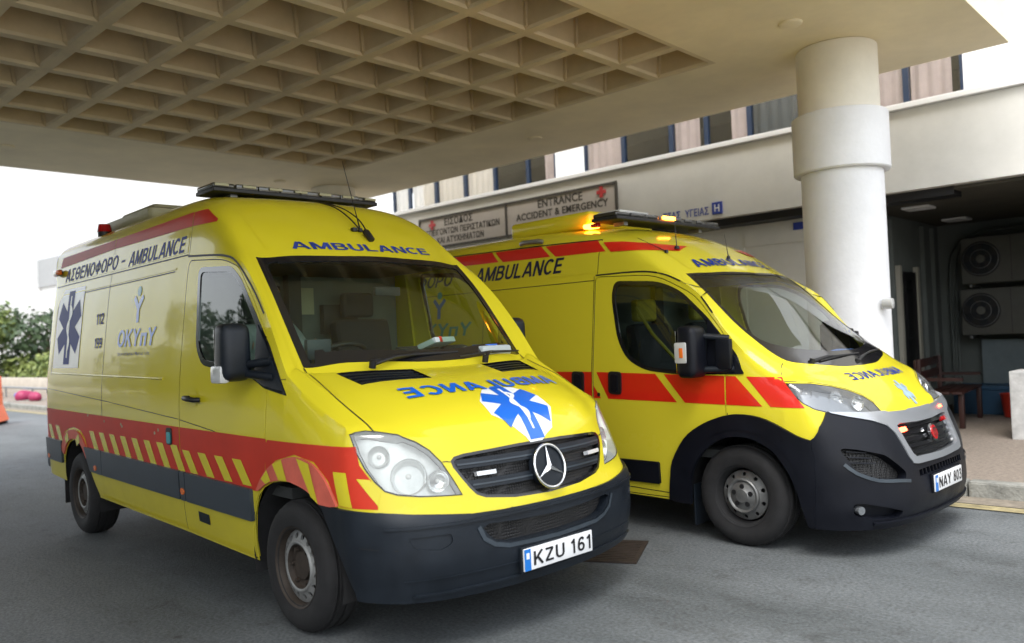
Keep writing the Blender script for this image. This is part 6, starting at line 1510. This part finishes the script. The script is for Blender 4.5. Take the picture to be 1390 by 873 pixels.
# bench, crate, bucket, white block
M['wood'] = mat('red_brown_wood', (.035, .010, .007), .5, noise=.3, scale=12)
bn = empty('bench', 'dark red-brown wooden bench in the shade behind the right ambulance', 'bench', (-3.25, 12.05, .12), R(95))
for k in range(3): box('seat_slat', (0, -.17+.15*k, .45), (1.5, .12, .03), M['wood'], bn, bev=.005)
for k in range(2): box('back_slat', (0, .30, .66+.16*k), (1.5, .03, .11), M['wood'], bn, bev=.005)
for x in (-.65, .65):
    for y in (-.20, .28): box('leg', (x, y, .44 if y > 0 else .22), (.07, .06, .88 if y > 0 else .44), M['wood'], bn, bev=.005)
    box('armrest', (x, .02, .62), (.06, .5, .04), M['wood'], bn)
b = B(); add_box(b, (-3.18, 13.4, .33), (.75, .5, .42), bev=.02); bmesh.ops.delete(b, geom=[f for f in b.faces if f.normal.z > .9], context='FACES_ONLY'); add_box(b, (-3.18, 13.4, .50), (.80, .55, .05), bev=.01); o_ = obj('plastic_crate', b, mat('blue_crate_plastic', (.015, .06, .12), .5)); tag(o_, 'dark blue plastic crate on the floor behind the bench', 'crate')
b = B(); add_lathe(b, [(0, .13), (.13, .13), (.17, .44), (.18, .45), (.17, .45), (.125, .15), (0, .15)], 28, 'z', (-2.72, 12.9, 0)); fix(b); o_ = obj('bucket', b, mat('red_bucket_plastic', (.45, .03, .015), .45), None, 40); tag(o_, 'red plastic bucket on the ground beside the white block', 'bucket')
b = B(); add_box(b, (-1.92, 10.85, .50), (.72, .50, .78), bev=.015); o_ = obj('planter_block', b, mat('weathered_white_block', (.50, .50, .49), .85, noise=.3, scale=5, bump=.3, bscale=20)); tag(o_, 'square white masonry block at the right edge of the photo', 'block')
# ---------------------------------------------------------------- left distance
M['bark'] = mat('bark', (.09, .065, .045), .9, noise=.3, scale=10)
def leafmat(name, c0, c1):
    m, nt, b = new_mat(name); oi = node(nt, 'ShaderNodeTexCoord'); n = node(nt, 'ShaderNodeTexNoise', Scale=1.3, Detail=3.0); nt.links.new(oi.outputs['Object'], n.inputs['Vector'])
    rp = node(nt, 'ShaderNodeValToRGB'); rp.color_ramp.elements[0].position = .35; rp.color_ramp.elements[0].color = (*c0, 1); rp.color_ramp.elements[1].position = .65; rp.color_ramp.elements[1].color = (*c1, 1)
    nt.links.new(n.outputs['Fac'], rp.inputs[0]); nt.links.new(rp.outputs[0], b.inputs['Base Color']); b.inputs['Roughness'].default_value = .6; return m
M['leafa'] = leafmat('foliage_green', (.07, .12, .02), (.19, .22, .05)); M['leafb'] = leafmat('foliage_dark', (.02, .045, .018), (.05, .085, .025)); M['leafc'] = leafmat('foliage_olive', (.08, .075, .03), (.17, .15, .06))
def crown_bm(blobs, n, size, seed):
    rnd = random.Random(seed); b = B(); tot = sum(r[3]**2 for r in blobs)
    for cx, cy, cz, rr in blobs:
        for _ in range(int(n*rr*rr/tot)):
            d = Vector((rnd.gauss(0, 1), rnd.gauss(0, 1), rnd.gauss(0, 1))).normalized(); q = rnd.uniform(.55, 1.06)
            p = Vector((cx, cy, cz)) + Vector((d.x, d.y, d.z*.85))*rr*q
            nrm = (d+Vector((rnd.uniform(-.8, .8), rnd.uniform(-.8, .8), rnd.uniform(-.4, .9)))).normalized(); u = nrm.orthogonal().normalized(); v = nrm.cross(u); a = rnd.uniform(0, 6.28)
            u, v = u*math.cos(a)+v*math.sin(a), v*math.cos(a)-u*math.sin(a); s = size*rnd.uniform(.6, 1.3)
            b.faces.new([b.verts.new(p+u*s), b.verts.new(p+v*s*.45), b.verts.new(p-u*s), b.verts.new(p-v*s*.45)])
    return b
def tree(x, y, hgt, wid, m, label, seed, trunk=.15, n=2600, leaf=.16, group=None):
    rnd = random.Random(seed); t = empty('tree', label, 'tree', (x, y, 0), group=group)
    b = B(); add_tube(b, [(0, 0, -.1), (rnd.uniform(-.1, .1), 0, hgt*.3), (rnd.uniform(-.2, .2), .1, hgt*.6)], [trunk, trunk*.75, trunk*.4], 8)
    blobs = [(0, 0, hgt*.60, wid*.42)]
    for k in range(9):
        a = k*2.4+rnd.random(); rr = wid*rnd.uniform(.16, .30); q = wid*.5-rr*.6; bz = hgt*rnd.uniform(.32, .92); taper = 1-.5*abs(bz/hgt-.55)
        px, py = q*math.cos(a)*taper, q*math.sin(a)*taper; blobs.append((px, py, min(bz, hgt-rr*.8), rr)); add_tube(b, [(0, 0, hgt*.28), (px*.5, py*.5, bz*.75), (px*.9, py*.9, bz)], [trunk*.5, trunk*.3, trunk*.12], 5)
    obj('trunk', b, M['bark'], t, 60); obj('crown', crown_bm(blobs, n, leaf, seed), m, t); return t
far = [(-46, 10.5, 4.6, 4.5, 'leafa', 'broad light green tree at the left edge behind the pavement'), (-44.5, 13.6, 4.0, 4.6, 'leafb', 'darker green tree just right of the light green one'), (-42, 17.0, 5.2, 4.0, 'leafc', 'olive brown tree nearest the back of the ambulance'),
       (-50, 7.5, 5.0, 5.0, 'leafa', 'tall light green tree beyond the left edge'), (-47, 20.5, 5.6, 5.0, 'leafc', 'olive tree hidden mostly behind the rear of the nearer ambulance')]
for i, (x, y, hh, ww, mm, lb) in enumerate(far): tree(x, y, hh, ww, M[mm], lb, 11+i, group='trees beyond the road')
b = crown_bm([(-50+2.0*rr, 12.6, .75, 1.25) for rr in range(15)], 8000, .13, 77); o_ = obj('hedge', b, M['leafa']); tag(o_, 'low dense green hedge along the foot of the far trees', 'hedge')
# far pavement with low kerb
b = B(); add_box(b, (-34, 14.0, .06), (8.0, 30, .13)); o_ = struct(obj('pavement', b, M['paving'])); o_.location = (0, -4, 0)
b = B(); add_box(b, (-29.9, 10.0, .065), (.2, 30, .15), bev=.02); struct(obj('kerb', b, M['kerb']))
# cement wall, rail, bags and barrier
o_ = box('low_wall', (-33, 10.6, .40), (36, .25, .62), mat('sandy_wall', (.50, .45, .38), .9, noise=.2, scale=2), None, bev=.02); tag(o_, 'low sandy wall in front of the far hedge', 'wall')
rl = empty('guard_rail', 'thin blue grey guard rail standing on the far pavement', 'rail')
for x in range(-40, -20, 3): cyl('post', (x, 9.0, .1), (x, 9.0, .50), .03, M['steelplain'], rl, n=10)
tube('rail', [(-41, 9.0, .48), (-20, 9.0, .48)], .04, M['steelplain'], rl, 8)
def bag(x, y, s, m, label, seed):
    rnd = random.Random(seed); b = B(); bmesh.ops.create_icosphere(b, subdivisions=3, radius=s)
    for v in b.verts: v.co *= 1+.18*math.sin(v.co.x*9/s*.3+seed)+.12*math.sin(v.co.y*13+seed*2); v.co.z = max(v.co.z*.8, -.55*s)
    o = obj('bag', b, m, None, 60); o.location = (x, y, .13+.5*s); tag(o, label, 'bag', 'bags on the far pavement')
M['pink'] = mat('magenta_plastic', (.30, .02, .08), .5)
bag(-30.2, 8.55, .24, M['pink'], 'magenta bag on the far pavement beside the ambulance rear, left one', 2); bag(-29.3, 8.60, .22, M['pink'], 'magenta bag on the far pavement closest to the ambulance rear', 4)
bag(-33.4, 8.5, .24, M['seat'], 'dark bag standing at the guard rail', 5); bag(-32.0, 8.9, .20, M['glove'], 'small blue bag half hidden by the guard rail', 6)
tb_ = empty('traffic_barrier', 'orange and grey plastic traffic barrier cut by the left edge of the photo', 'traffic barrier', (-21.75, 5.45, 0), R(60))
M['orange'] = mat('orange_plastic', (.85, .14, .03), .5, noise=.1)
b = B(); add_prism(b, [(-.22, -.5, .08), (.22, -.5, .08), (.10, -.5, .45), (.08, -.5, 1.12), (-.08, -.5, 1.12), (-.10, -.5, .45)], (0, 1.0, 0)); fix(b); obj('barrier_body', b, M['orange'], tb_)
for yy in (-.4, .4): box('foot', (0, yy, .04), (.40, .14, .08), M['mould'], tb_)
o_ = cyl('warning_lamp', (0, 0, 1.12), (0, 0, 1.30), .09, M['orange'], tb_)
# a far building behind the trees
M['farwall'] = mat('pale_far_render', (.70, .70, .70), .8, noise=.05); M['fargrey'] = mat('far_grey_cladding', (.33, .34, .35), .8, noise=.1)
fb_ = empty('far_building', 'long white building beyond the trees with a grey balcony corner', 'building', (-78, 30, 0), R(4))
box('block', (0, 0, 12.0), (10, 46, 24), M['farwall'], fb_); box('wing', (8, -5.0, 4.0), (6, 7.0, 8.0), M['farwall'], fb_); box('grey_wing', (8, -5.0, 8.2), (6.4, 7.4, 2.2), M['fargrey'], fb_)
for k in range(3):
    box('balcony', (11.6, -5.0, 1.6+2.2*k), (.9, 6.4, .7), M['farwall'], fb_)
    for q in range(3): box('window', (11.03, -7.1+2.1*q, 2.6+2.2*k), (.06, 1.3, 1.1), M['room'], fb_)
# trees on the open side: seen only in the side windows and paint
sidet = [(-36.5, -13, 10.5, 4.2, 'leafb'), (-41, -15, 13, 4.5, 'leafb'), (-30, -15, 7.0, 7.0, 'leafb'), (-47, -14, 9, 7, 'leafb'), (-20.5, -15, 8.0, 6.0, 'leafb'), (-12.5, -15, 9.5, 3.4, 'leafb'), (-8.5, -17, 7.0, 6.0, 'leafb'), (-24, -17, 8, 7, 'leafa'), (-1.5, -19, 7.5, 6, 'leafa')]
for i, (x, y, hh, ww, mm) in enumerate(sidet): tree(x, y, hh, ww, M[mm], ['tall dark tree across the road, reflected in the driver window', 'tallest dark tree across the road, farthest to the left but one', 'low wide dark tree across the road, third from the left', 'broad dark tree at the far left across the road', 'bushy dark tree across the road in the middle of the row', 'slim dark tree across the road, just left of the middle', 'bushy dark tree across the road behind the camera', 'wide light green tree across the road beyond the dark ones', 'light green tree across the road at the right end of the row'][i], 40+i, .2, 3000, .2, 'trees across the road on the open side')
b = crown_bm([(-75+3.4*rr, -19+1.2*math.sin(rr*2.1), 3.6, 4.6) for rr in range(26)], 20000, .40, 99); o_ = obj('hedge', b, M['leafb']); tag(o_, 'long tall dark green hedge behind the boundary wall on the open side', 'hedge')
o_ = box('boundary_wall', (-10, -14.0, .5), (90, .3, 1.0), M['dirt'], None); tag(o_, 'long low boundary wall on the open side of the road', 'wall')
